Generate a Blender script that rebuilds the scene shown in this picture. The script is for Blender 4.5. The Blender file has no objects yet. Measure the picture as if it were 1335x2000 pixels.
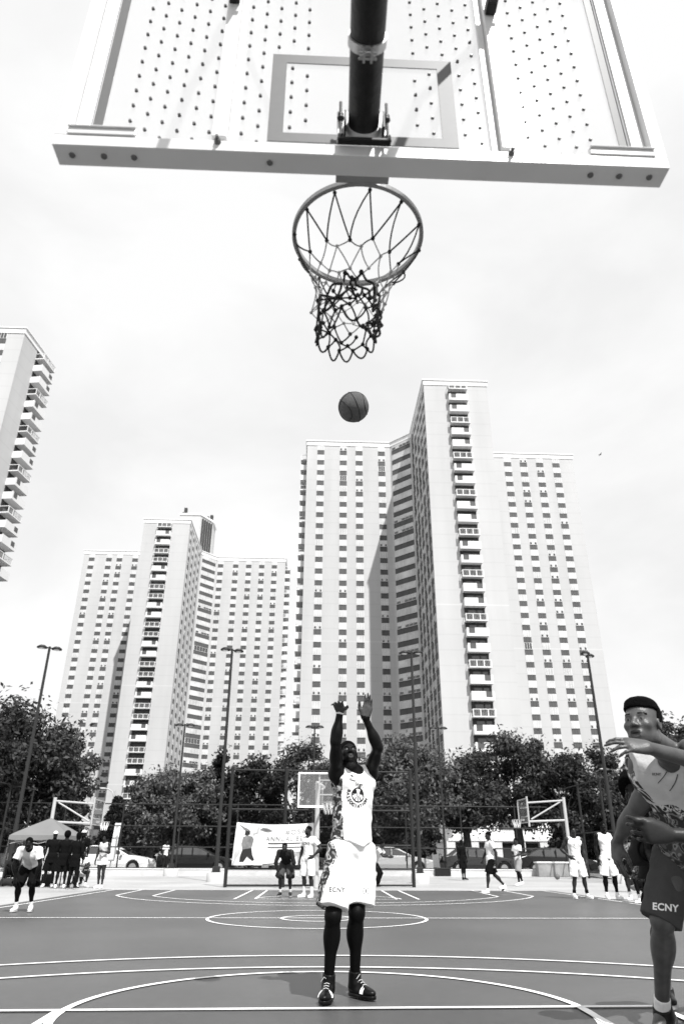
import bpy, math, random
import numpy as np
from mathutils import Vector, Matrix, noise as mnoise
from mathutils.bvhtree import BVHTree
random.seed(7); RNG = np.random.default_rng(7)
S = bpy.context.scene; COL = S.collection
V = lambda *a: np.array(a, float)

# ---------------- camera ----------------
CF, CX, CY, CZ, YAW, PITCH, ROLL = 1376.4, -0.1231, -0.2921, 0.9966, 0.0390, 0.4522, 0.0043
def cam_axes():
    cy, sy, cp, sp = math.cos(YAW), math.sin(YAW), math.cos(PITCH), math.sin(PITCH)
    f = V(sy*cp, cy*cp, sp); r = V(cy, -sy, 0); u = np.cross(r, f)
    cr, sr = math.cos(ROLL), math.sin(ROLL)
    return r*cr+u*sr, -r*sr+u*cr, f
CR, CU, CW = cam_axes(); CC = V(CX, CY, CZ)
def ray(x, y): return CW + CR*(x-667.5)/CF - CU*(y-1000)/CF
def G(x, y, z=0.0):                     # point on the ground seen there
    d = ray(x, y); return CC + d*(z-CC[2])/d[2]
def AY(x, y, Y):                        # point at court distance Y
    d = ray(x, y); return CC + d*(Y-CC[1])/d[1]
def DP(x, y, D): return CC + ray(x, y)*D

cd = bpy.data.cameras.new('camera'); cam = bpy.data.objects.new('camera', cd); COL.objects.link(cam)
cd.sensor_fit = 'VERTICAL'; cd.sensor_height = 36; cd.sensor_width = 24; cd.lens = CF/2000*36
cd.clip_start = 0.05; cd.clip_end = 3000
cam.matrix_world = Matrix(((CR[0], CU[0], -CW[0], CX), (CR[1], CU[1], -CW[1], CY), (CR[2], CU[2], -CW[2], CZ), (0, 0, 0, 1)))
cd.dof.use_dof = True; cd.dof.focus_distance = 5.8; cd.dof.aperture_fstop = 3.2
S.camera = cam
S.render.resolution_x = 683; S.render.resolution_y = 1024
S.view_settings.view_transform = 'Standard'; S.view_settings.look = 'None'
S.view_settings.gamma = 1.0; S.view_settings.exposure = 0.37
S.render.engine = 'CYCLES'

# ---------------- light ----------------
SUN_AZ, SUN_EL = math.radians(158.5), math.radians(52.7)
sd = V(math.sin(SUN_AZ)*math.cos(SUN_EL), math.cos(SUN_AZ)*math.cos(SUN_EL), math.sin(SUN_EL))   # towards the sun
L = bpy.data.lights.new('sun', 'SUN'); L.energy = 5.0; L.angle = math.radians(0.6); L.color = (1, 0.995, 0.985)
lo = bpy.data.objects.new('sun', L); COL.objects.link(lo); lo.location = (20, -40, 60)
lo.rotation_euler = Vector(-sd).to_track_quat('-Z', 'Y').to_euler()
W = bpy.data.worlds.new('World'); S.world = W; W.use_nodes = True
nt = W.node_tree; nt.nodes.clear(); N = nt.nodes.new; K = nt.links.new
sky = N('ShaderNodeTexSky'); sky.sky_type = 'NISHITA'; sky.sun_disc = False
sky.sun_elevation = SUN_EL; sky.sun_rotation = SUN_AZ; sky.air_density = 1.0; sky.dust_density = 3.0; sky.ozone_density = 1.0
bw = N('ShaderNodeRGBToBW'); K(sky.outputs[0], bw.inputs[0])
tc = N('ShaderNodeTexCoord'); mp = N('ShaderNodeMapping'); mp.inputs['Scale'].default_value = (1.0, 1.0, 1.9); K(tc.outputs['Generated'], mp.inputs[0])
n1 = N('ShaderNodeTexNoise'); n1.inputs['Scale'].default_value = 2.1; n1.inputs['Detail'].default_value = 6; n1.inputs['Roughness'].default_value = 0.52; n1.inputs['Distortion'].default_value = .35
K(mp.outputs[0], n1.inputs['Vector'])
cr_ = N('ShaderNodeMapRange'); cr_.inputs['From Min'].default_value = .40; cr_.inputs['From Max'].default_value = .58
cr_.inputs['To Min'].default_value = .0; cr_.inputs['To Max'].default_value = 1.0; K(n1.outputs['Fac'], cr_.inputs['Value'])
# clouds: bright veil mixed over the desaturated clear sky
mx = N('ShaderNodeMix'); mx.data_type = 'FLOAT'
cl = N('ShaderNodeMapRange'); cl.inputs['From Min'].default_value = 0; cl.inputs['From Max'].default_value = 1
cl.inputs['To Min'].default_value = 7.25; cl.inputs['To Max'].default_value = 8.2
K(cr_.outputs[0], cl.inputs['Value'])
mx.inputs[0].default_value = 0.93; K(bw.outputs[0], mx.inputs[2]); K(cl.outputs[0], mx.inputs[3])
bg = N('ShaderNodeBackground'); bg.inputs['Strength'].default_value = 0.1; K(mx.outputs[0], bg.inputs['Color'])
wo = N('ShaderNodeOutputWorld'); K(bg.outputs[0], wo.inputs[0])

# ---------------- materials ----------------
def mat(name, g, rough=.6, var=0.0, scale=4.0, bump=0.0, bscale=40.0, metal=0.0, spec=.22, stretch=None):
    m = bpy.data.materials.new(name); m.use_nodes = True; t = m.node_tree; b = t.nodes['Principled BSDF']
    b.inputs['Base Color'].default_value = (g, g, g, 1); b.inputs['Roughness'].default_value = rough
    b.inputs['Metallic'].default_value = metal; b.inputs['Specular IOR Level'].default_value = spec
    co = t.nodes.new('ShaderNodeTexCoord'); src = co.outputs['Object']
    if stretch:
        mpp = t.nodes.new('ShaderNodeMapping'); mpp.inputs['Scale'].default_value = stretch; t.links.new(src, mpp.inputs[0]); src = mpp.outputs[0]
    if var:
        n = t.nodes.new('ShaderNodeTexNoise'); n.inputs['Scale'].default_value = scale; n.inputs['Detail'].default_value = 6
        t.links.new(src, n.inputs['Vector'])
        r = t.nodes.new('ShaderNodeMapRange'); r.inputs['From Min'].default_value = .3; r.inputs['From Max'].default_value = .7
        r.inputs['To Min'].default_value = g*(1-var); r.inputs['To Max'].default_value = g*(1+var)
        t.links.new(n.outputs['Fac'], r.inputs['Value']); t.links.new(r.outputs[0], b.inputs['Base Color'])
    if bump:
        n = t.nodes.new('ShaderNodeTexNoise'); n.inputs['Scale'].default_value = bscale; n.inputs['Detail'].default_value = 4
        t.links.new(src, n.inputs['Vector'])
        bp = t.nodes.new('ShaderNodeBump'); bp.inputs['Strength'].default_value = bump; bp.inputs['Distance'].default_value = .02
        t.links.new(n.outputs['Fac'], bp.inputs['Height']); t.links.new(bp.outputs[0], b.inputs['Normal'])
    return m

# ---------------- mesh helpers ----------------
def frame(d):
    d = d/np.linalg.norm(d); a = V(0, 0, 1) if abs(d[2]) < .9 else V(1, 0, 0)
    x = np.cross(a, d); x /= np.linalg.norm(x); return x, np.cross(d, x), d
class MB:
    def __init__(s): s.v = []; s.f = []; s.m = []; s.sm = []
    def add(s, vs, fs, mi=0, smooth=False):
        o = len(s.v); s.v += [tuple(map(float, p)) for p in vs]
        for f in fs: s.f.append([i+o for i in f]); s.m.append(mi); s.sm.append(smooth)
    def box(s, x0, x1, y0, y1, z0, z1, mi=0):
        v = [(x, y, z) for z in (z0, z1) for y in (y0, y1) for x in (x0, x1)]
        s.add(v, [(0, 2, 3, 1), (4, 5, 7, 6), (0, 1, 5, 4), (2, 6, 7, 3), (0, 4, 6, 2), (1, 3, 7, 5)], mi)
    def obox(s, c, ax, ay, az, mi=0):   # centre and three half-axis vectors
        c = np.array(c, float); ax, ay, az = map(lambda q: np.array(q, float), (ax, ay, az))
        v = [c+ax*i+ay*j+az*k for k in (-1, 1) for j in (-1, 1) for i in (-1, 1)]
        s.add(v, [(0, 2, 3, 1), (4, 5, 7, 6), (0, 1, 5, 4), (2, 6, 7, 3), (0, 4, 6, 2), (1, 3, 7, 5)], mi)
    def beam(s, a, b, w, h, mi=0, up=(0, 0, 1)):
        a = np.array(a, float); b = np.array(b, float); d = b-a; l = np.linalg.norm(d); d /= l
        x = np.cross(d, np.array(up, float)); x /= np.linalg.norm(x); y = np.cross(x, d)
        s.obox((a+b)/2, d*l/2, x*w/2, y*h/2, mi)
    def tube(s, pts, r, n=8, mi=0, smooth=True, cap=True, closed=False):
        pts = [np.array(p, float) for p in pts]; rs = r if hasattr(r, '__len__') else [r]*len(pts)
        vs = []; m = len(pts); px = None
        for i, p in enumerate(pts):
            if closed: d = pts[(i+1) % m]-pts[i-1]
            else: d = pts[min(i+1, m-1)]-pts[max(i-1, 0)]
            d = d/(np.linalg.norm(d)+1e-12)
            if px is None: x, y, _ = frame(d)
            else:
                x = px-d*np.dot(px, d); x /= (np.linalg.norm(x)+1e-12); y = np.cross(d, x)
            px = x
            for k in range(n):
                a = 2*math.pi*k/n; vs.append(p+(x*math.cos(a)+y*math.sin(a))*rs[i])
        fs = [(i*n+k, i*n+(k+1) % n, ((i+1) % m)*n+(k+1) % n, ((i+1) % m)*n+k) for i in range(m if closed else m-1) for k in range(n)]
        s.add(vs, fs, mi, smooth)
        if cap and not closed:
            s.add(vs[:n], [tuple(reversed(range(n)))], mi); s.add(vs[-n:], [tuple(range(n))], mi)
    def cyl(s, a, b, ra, rb=None, n=12, mi=0, smooth=True): s.tube([a, b], [ra, ra if rb is None else rb], n, mi, smooth)
    def sphere(s, c, r, n=12, mi=0, sc=(1, 1, 1)):
        vs = []; fs = []; m = n//2
        for i in range(m+1):
            t = math.pi*i/m
            for k in range(n):
                a = 2*math.pi*k/n; vs.append((c[0]+r*sc[0]*math.sin(t)*math.cos(a), c[1]+r*sc[1]*math.sin(t)*math.sin(a), c[2]+r*sc[2]*math.cos(t)))
        for i in range(m):
            for k in range(n): fs.append((i*n+k, (i+1)*n+k, (i+1)*n+(k+1) % n, i*n+(k+1) % n))
        s.add(vs, fs, mi, True)
    def prism(s, poly, z0, z1, mi=0):   # poly counter-clockwise from above
        n = len(poly); v = [(p[0], p[1], z0) for p in poly]+[(p[0], p[1], z1) for p in poly]
        s.add(v, [tuple(reversed(range(n))), tuple(range(n, 2*n))]+[(i, (i+1) % n, n+(i+1) % n, n+i) for i in range(n)], mi)
    def extrude(s, prof, a, b, mi=0):   # 3-D profile (list of pts) swept by vector b-a
        n = len(prof); a = np.array(a, float); b = np.array(b, float)
        v = [np.array(p)+a for p in prof]+[np.array(p)+b for p in prof]
        s.add(v, [tuple(reversed(range(n))), tuple(range(n, 2*n))]+[(i, (i+1) % n, n+(i+1) % n, n+i) for i in range(n)], mi)
    def build(s, name, mats, parent=None, bevel=0, solid=0):
        me = bpy.data.meshes.new(name); vs = s.v
        if parent is not None:
            im = parent.matrix_basis.inverted()
            A = np.array(vs); M = np.array(im); A = A@M[:3, :3].T+M[:3, 3]; vs = A.tolist()
        me.from_pydata(vs, [], s.f)
        for m in (mats if isinstance(mats, (list, tuple)) else [mats]): me.materials.append(m)
        me.polygons.foreach_set('material_index', s.m); me.polygons.foreach_set('use_smooth', s.sm); me.update()
        o = bpy.data.objects.new(name, me); COL.objects.link(o)
        if parent is not None: o.parent = parent
        if bevel:
            bv = o.modifiers.new('bevel', 'BEVEL'); bv.width = bevel; bv.segments = 2; bv.limit_method = 'ANGLE'
        return o
def tag(o, label=None, cat=None, group=None, kind=None):
    if label: o['label'] = label
    if cat: o['category'] = cat
    if group: o['group'] = group
    if kind: o['kind'] = kind
    return o
def thing(name, label, cat, loc=(0, 0, 0), rz=0, group=None):
    o = bpy.data.objects.new(name, None); COL.objects.link(o); o.empty_display_size = .2
    o.location = [float(q) for q in loc]; o.rotation_euler = (0, 0, rz)
    o.matrix_basis = Matrix.Translation(Vector([float(q) for q in loc]))@Matrix.Rotation(rz, 4, 'Z')
    return tag(o, label, cat, group)
def inst(me, name, parent, loc, rz=0, scale=None):    # an object sharing a mesh, placed in the parent's own space
    o = bpy.data.objects.new(name, me); COL.objects.link(o); o.parent = parent
    o.location = [float(q) for q in loc]; o.rotation_euler = (0, 0, rz)
    if scale: o.scale = scale
    return o
def copytree(root, loc, rz=0, sc=None):
    def cp(o, par):
        c = o.copy(); COL.objects.link(c)
        if par is not None: c.parent = par
        for ch in list(o.children): cp(ch, c)
        return c
    r = cp(root, None); r.location = [float(q) for q in loc]; r.rotation_euler = (0, 0, rz)
    if sc: r.scale = (sc, sc, sc)
    return r
def text_mesh(txt, size, spacing=1.0, bold=0.0):
    """flat text as (verts 2-D, faces), centred on its own box"""
    c = bpy.data.curves.new('t', 'FONT'); c.body = txt; c.size = size; c.space_character = spacing; c.offset = bold; c.resolution_u = 3
    o = bpy.data.objects.new('t', c); COL.objects.link(o); dg = bpy.context.evaluated_depsgraph_get()
    me = o.evaluated_get(dg).to_mesh(); v = [(p.co.x, p.co.y) for p in me.vertices]; f = [tuple(p.vertices) for p in me.polygons]
    o.evaluated_get(dg).to_mesh_clear(); bpy.data.objects.remove(o); bpy.data.curves.remove(c)
    if not v: return [], []
    xs = [p[0] for p in v]; ys = [p[1] for p in v]; cx = (min(xs)+max(xs))/2; cy = (min(ys)+max(ys))/2
    return [(p[0]-cx, p[1]-cy) for p in v], f
# ================= SETTING: ground, court =================
def mat_court(name, g, far=1.0):
    m = mat(name, g, .42, .18, .35, 0.14, 260, spec=.38); t = m.node_tree; b = t.nodes['Principled BSDF']
    co = [n for n in t.nodes if n.type == 'TEX_COORD'][0]
    base = b.inputs['Base Color'].links[0].from_socket
    n2 = t.nodes.new('ShaderNodeTexNoise'); n2.inputs['Scale'].default_value = 9; n2.inputs['Detail'].default_value = 8; n2.inputs['Roughness'].default_value = .7
    t.links.new(co.outputs['Object'], n2.inputs['Vector'])
    r2 = t.nodes.new('ShaderNodeMapRange'); r2.inputs['From Min'].default_value = .3; r2.inputs['From Max'].default_value = .7; r2.inputs['To Min'].default_value = .88; r2.inputs['To Max'].default_value = 1.12
    t.links.new(n2.outputs['Fac'], r2.inputs['Value'])
    mu = t.nodes.new('ShaderNodeMath'); mu.operation = 'MULTIPLY'; t.links.new(base, mu.inputs[0]); t.links.new(r2.outputs[0], mu.inputs[1])
    # small pale scuffs and dark specks
    n3 = t.nodes.new('ShaderNodeTexNoise'); n3.inputs['Scale'].default_value = 5.5; n3.inputs['Detail'].default_value = 9; n3.inputs['Roughness'].default_value = .8
    t.links.new(co.outputs['Object'], n3.inputs['Vector'])
    r3 = t.nodes.new('ShaderNodeMapRange'); r3.inputs['From Min'].default_value = .64; r3.inputs['From Max'].default_value = .78; r3.inputs['To Min'].default_value = 0; r3.inputs['To Max'].default_value = .05
    t.links.new(n3.outputs['Fac'], r3.inputs['Value'])
    ad = t.nodes.new('ShaderNodeMath'); ad.operation = 'ADD'; t.links.new(mu.outputs[0], ad.inputs[0]); t.links.new(r3.outputs[0], ad.inputs[1])
    t.links.new(ad.outputs[0], b.inputs['Base Color'])
    return m
M_court = mat_court('court_paint', .084); M_key = mat_court('key_paint', .062); M_apron = mat_court('apron_paint', .40)
M_line = mat('line_paint', .82, .6, .10, 3, .1, 300)
def wear_line():
    t = M_line.node_tree; b = t.nodes['Principled BSDF']; base = b.inputs['Base Color'].links[0].from_socket; co = [n for n in t.nodes if n.type == 'TEX_COORD'][0]
    n = t.nodes.new('ShaderNodeTexNoise'); n.inputs['Scale'].default_value = 14; n.inputs['Detail'].default_value = 10; n.inputs['Roughness'].default_value = .75; t.links.new(co.outputs['Object'], n.inputs['Vector'])
    r = t.nodes.new('ShaderNodeMapRange'); r.inputs['From Min'].default_value = .58; r.inputs['From Max'].default_value = .70; r.inputs['To Min'].default_value = 1; r.inputs['To Max'].default_value = .35; t.links.new(n.outputs['Fac'], r.inputs['Value'])
    m = t.nodes.new('ShaderNodeMath'); m.operation = 'MULTIPLY'; t.links.new(base, m.inputs[0]); t.links.new(r.outputs[0], m.inputs[1]); t.links.new(m.outputs[0], b.inputs['Base Color'])
wear_line()
M_asph = mat('asphalt', .2, .9, .15, 1.2, .2, 120); M_conc = mat('concrete', .50, .8, .1, 2.5, .15, 60)
M_white = mat('white_paint', .8, .45, .04, 6); M_black = mat('black_paint', .012, .45); M_dark = mat('dark_metal', .03, .45, .3, 3, metal=.3)
M_grass = mat('grass', .09, .9, .5, 3, .5, 30)
YB = 24.25; YH = 13.78
XL, XR = -6.32, 7.28             # sidelines of the painted court at its middle
def sheet(name, x0, x1, y0, y1, z, m, label=None):
    b = MB(); b.add([(x0, y0, z), (x1, y0, z), (x1, y1, z), (x0, y1, z)], [(0, 1, 2, 3)]); o = b.build(name, m); return tag(o, kind='structure')
sheet('ground', -900, 900, -300, 1500, -.03, M_grass)
sheet('road', -160, 160, 43.2, 58, -.018, M_asph)
sheet('court_surround', -45, 45, -12, 41.0, -.012, M_apron)
# court paint: slightly skewed quad following the side lines
def poly_sheet(name, pts, z, m):
    b = MB(); b.add([(p[0], p[1], z) for p in pts], [tuple(range(len(pts)))]); return tag(b.build(name, m), kind='structure')
poly_sheet('court_surface', [(-7.3, -3), (8.2, -3), (7.5, YB+.35), (-6.45, YB+.35)], -.008, M_court)
poly_sheet('key_surface', [(-1.83, -1.3), (1.83, -1.3), (1.83, 5.76), (-1.83, 5.76)], -.004, M_key)
lb = MB(); LW = .055
def ln(a, b, w=LW, z=0.0):
    a = V(*a); b = V(*b); d = b-a; d /= np.linalg.norm(d); n = V(-d[1], d[0])*w/2
    lb.add([(*(a-n), z), (*(b-n), z), (*(b+n), z), (*(a+n), z)], [(0, 1, 2, 3)])
def arc(cx, cy, r, a0, a1, n=72, w=LW, z=0.0, ry=None):
    ry = ry or r; vs = []
    for i in range(n+1):
        t = math.radians(a0+(a1-a0)*i/n)
        for q in (-w/2, w/2): vs.append((cx+(r+q)*math.cos(t), cy+(ry+q)*math.sin(t), z))
    lb.add(vs, [(2*i, 2*i+1, 2*i+3, 2*i+2) for i in range(n)])
Zs = [.001*k for k in range(12)]     # crossing strokes lie a millimetre apart
ln((-7.1, -2.5), (-6.05, YB)); ln((8.1, -2.5), (7.15, YB)); ln((-6.1, YB), (7.2, YB), z=Zs[4])
ln((-6.6, YH), (7.6, YH), z=Zs[4]); arc(.03, YH, 1.88, 0, 360, 96); arc(.03, YH, .62, 0, 360, 48)
ln((-2.95, 5.76), (2.44, 5.86), .06, z=Zs[4])
arc(.02, 5.74, 1.86, -180, 180, 96, .06)
ln((-1.86, -1.2), (-1.86, 5.76), .06, z=Zs[6]); ln((1.86, -1.2), (1.86, 5.8), .06, z=Zs[6])
ln((2.44, -1.2), (2.44, 5.86), .06, z=Zs[6])
def three(cy, R, xs, sgn, cx=0, yb=0, z=0.0):
    a = math.degrees(math.acos(min(1, xs/R)))
    if sgn > 0: arc(cx, cy, R, a, 180-a, 96, z=z)
    else: arc(cx, cy, R, -180+a, -a, 96, z=z)
    yj = cy+sgn*math.sqrt(R*R-xs*xs)
    for q in (-1, 1): ln((cx+q*xs, yj), (cx+q*xs, yb), z=z)
three(1.575, 6.32, 6.25, 1, 0, -1.2, Zs[2]); three(1.575, 7.2, 6.75, 1, 0, -1.2, Zs[2])
# far end
FX = .35
for (r_, xs_) in ((5.0, 4.55), (5.85, 5.55)): three(YB-1.3, r_, xs_, -1, FX, YB, Zs[2])
ln((-1.95, 19.5), (-1.85, YB), z=Zs[1]); ln((-1.45, 19.5), (-1.40, YB), z=Zs[1])
ln((2.05, 19.5), (2.1, YB), z=Zs[1]); ln((2.6, 19.5), (2.62, YB), z=Zs[1]); ln((-1.45, 19.5), (2.05, 19.5), z=Zs[3])
arc(FX, 19.5, 1.8, 0, 180, 40, z=Zs[5])
tag(lb.build('court_lines', M_line), kind='structure')

# ================= towers =================
HT = 87.0; FH = 2.642; Z0 = 84.45        # roof, storey height, top of the first dark panel row
def mat_brick(name, g):
    m = mat(name, g, .85, .035, .08); t = m.node_tree; b = t.nodes['Principled BSDF']
    base = b.inputs['Base Color'].links[0].from_socket
    co = [n for n in t.nodes if n.type == 'TEX_COORD'][0]
    sx = t.nodes.new('ShaderNodeSeparateXYZ'); t.links.new(co.outputs['Object'], sx.inputs[0])
    a = t.nodes.new('ShaderNodeMath'); a.operation = 'MULTIPLY'; a.inputs[1].default_value = 1/FH; t.links.new(sx.outputs[2], a.inputs[0])
    fr = t.nodes.new('ShaderNodeMath'); fr.operation = 'FRACT'; t.links.new(a.outputs[0], fr.inputs[0])
    lt = t.nodes.new('ShaderNodeMath'); lt.operation = 'LESS_THAN'; lt.inputs[1].default_value = .09; t.links.new(fr.outputs[0], lt.inputs[0])
    # faint joint line at each floor, and whole storeys that are a touch paler
    fl = t.nodes.new('ShaderNodeMath'); fl.operation = 'FLOOR'; t.links.new(a.outputs[0], fl.inputs[0])
    wn = t.nodes.new('ShaderNodeTexWhiteNoise'); wn.noise_dimensions = '1D'; t.links.new(fl.outputs[0], wn.inputs['W'])
    gt = t.nodes.new('ShaderNodeMath'); gt.operation = 'GREATER_THAN'; gt.inputs[1].default_value = .86; t.links.new(wn.outputs['Value'], gt.inputs[0])
    m1 = t.nodes.new('ShaderNodeMath'); m1.operation = 'MULTIPLY_ADD'; t.links.new(lt.outputs[0], m1.inputs[0]); m1.inputs[1].default_value = -.05; m1.inputs[2].default_value = 1.0
    pr = t.nodes.new('ShaderNodeMath'); pr.operation = 'MULTIPLY'; t.links.new(lt.outputs[0], pr.inputs[0]); t.links.new(gt.outputs[0], pr.inputs[1])
    m2 = t.nodes.new('ShaderNodeMath'); m2.operation = 'MULTIPLY_ADD'; t.links.new(pr.outputs[0], m2.inputs[0]); m2.inputs[1].default_value = .16; t.links.new(m1.outputs[0], m2.inputs[2])
    mu = t.nodes.new('ShaderNodeMath'); mu.operation = 'MULTIPLY'; t.links.new(base, mu.inputs[0]); t.links.new(m2.outputs[0], mu.inputs[1])
    # weathering: soft vertical streaks
    mp2 = t.nodes.new('ShaderNodeMapping'); mp2.inputs['Scale'].default_value = (.35, .35, .03); t.links.new(co.outputs['Object'], mp2.inputs[0])
    ns = t.nodes.new('ShaderNodeTexNoise'); ns.inputs['Scale'].default_value = 1; ns.inputs['Detail'].default_value = 6; t.links.new(mp2.outputs[0], ns.inputs['Vector'])
    rs = t.nodes.new('ShaderNodeMapRange'); rs.inputs['From Min'].default_value = .3; rs.inputs['From Max'].default_value = .7; rs.inputs['To Min'].default_value = .95; rs.inputs['To Max'].default_value = 1.05; t.links.new(ns.outputs['Fac'], rs.inputs['Value'])
    mv = t.nodes.new('ShaderNodeMath'); mv.operation = 'MULTIPLY'; t.links.new(mu.outputs[0], mv.inputs[0]); t.links.new(rs.outputs[0], mv.inputs[1])
    t.links.new(mv.outputs[0], b.inputs['Base Color']); return m
M_brick = mat_brick('pale_brick', .475); M_cope = mat('coping', .78, .7, .03, .3)
M_panel = mat('grey_panel', .095, .6, .12, .5); M_frame = mat('window_frame', .64, .5); M_slab = mat('balcony_concrete', .7, .75, .06, .4)
M_recess = mat('recess_shade_and_joints', .05, .8); M_rail = mat('balcony_rail', .28, .6)  # recess colour holds the shade behind balconies; also used for dark joints
M_glassL = mat('curtain_and_sky_glass', .55, .25, .25, .35, spec=.8); M_glassD = mat('dark_glass', .05, .08, spec=1.0)  # pale panes: curtains and sky reflection put into one base colour

def unit_mesh(fn, name, mats):
    b = MB(); fn(b); me = bpy.data.meshes.new(name); me.from_pydata(b.v, [], b.f)
    for m in mats: me.materials.append(m)
    me.polygons.foreach_set('material_index', b.m); me.polygons.foreach_set('use_smooth', b.sm); me.update(); return me
# a window in its own axes: x along the facade, -y outwards, z up; origin at lower left of a storey bay
def win_fn(w, h, kind, n=3):
    def fn(b):
        b.box(-w/2, w/2, -.05, .05, 0, h, 0)
        pw = (w-.1*(n+1))/n
        for i in range(n):
            x = -w/2+.1+i*(pw+.1)
            dk = {0: 1, 1: 1 if i != 1 else 2, 2: 2, 3: 1}[kind]
            if kind == 1 and n > 1:
                b.box(x, x+pw, -.07, -.052, h*.45, h-.1, 1); b.box(x, x+pw, -.07, -.052, .1, h*.45-.08, 2 if i != 1 else 1)
            else: b.box(x, x+pw, -.07, -.052, .1, h-.1, dk)
    return fn
def pan_fn(w, h):
    def fn(b):
        b.box(-w/2, w/2, -.09, .05, 0, h, 0)
        for i in range(1, 3): b.box(-w/2+i*w/3-.02, -w/2+i*w/3+.02, -.10, -.091, .02, h-.02, 1)
        b.box(-w/2, w/2, -.12, -.091, h*.86, h*.92, 1)
    return fn
WIN = {}
def wmesh(w, kind, n):
    key = ('w', w, kind, n)
    if key not in WIN: WIN[key] = unit_mesh(win_fn(w, FH-1.16, kind, n), 'window', [M_frame, M_glassL, M_glassD])
    return WIN[key]
def pmesh(w, h=1.14):
    key = ('p', w, h)
    if key not in WIN: WIN[key] = unit_mesh(pan_fn(w, h), 'spandrel_panel', [M_panel, M_recess])
    return WIN[key]
def balcony_fn(w, d, kind):
    """own axes: x along facade, -y out, z=0 underside of the floor slab"""
    def fn(b):
        b.box(-w/2, w/2, -d, 0, 0, .2, 0)
        if kind == 'rail':
            b.box(-w/2, w/2, -d, -d+.08, 1.2, 1.3, 0)
            for i in range(15):
                x = -w/2+.05+i*(w-.1)/14; b.box(x-.035, x+.035, -d+.02, -d+.07, .2, 1.2, 1)
            for k in range(4):
                x = -w/2+.08+k*(w-.16)/3; b.box(x-.08, x+.08, -d+.01, -d+.09, .2, 1.3, 0)
            for sx in (-1, 1): b.box(sx*w/2-(.06 if sx > 0 else 0), sx*w/2+(0 if sx > 0 else .06), -d+.08, 0, 1.2, 1.3, 0)
        else:
            ow = w*.27; x0 = -w/2+w*.1 if kind == 'left' else w/2-w*.1-ow
            z0 = .48
            b.box(-w/2, x0, -d, -d+.1, .2, 1.45, 0); b.box(x0+ow, w/2, -d, -d+.1, .2, 1.45, 0)
            b.box(x0, x0+ow, -d+.003, -d+.097, .2, z0, 0)
            b.box(x0, x0+ow, -d+.03, -d+.06, z0, 1.42, 2)
            for sx in (-1, 1): b.box(sx*w/2-(.1 if sx > 0 else 0), sx*w/2+(0 if sx > 0 else .1), -d+.1, 0, .2, 1.3, 0)
    return fn
def bmesh_(w, d, kind):
    key = ('b', w, d, kind)
    if key not in WIN: WIN[key] = unit_mesh(balcony_fn(w, d, kind), 'balcony', [M_slab, M_rail, M_panel])
    return WIN[key]
def seen(p):
    d = np.array(p)-CC; z = d@CW
    if z < 1: return False
    x = 667.5+CF*(d@CR)/z; y = 1000-CF*(d@CU)/z
    return -20 < x < 1355 and -20 < y < 1640
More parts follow.
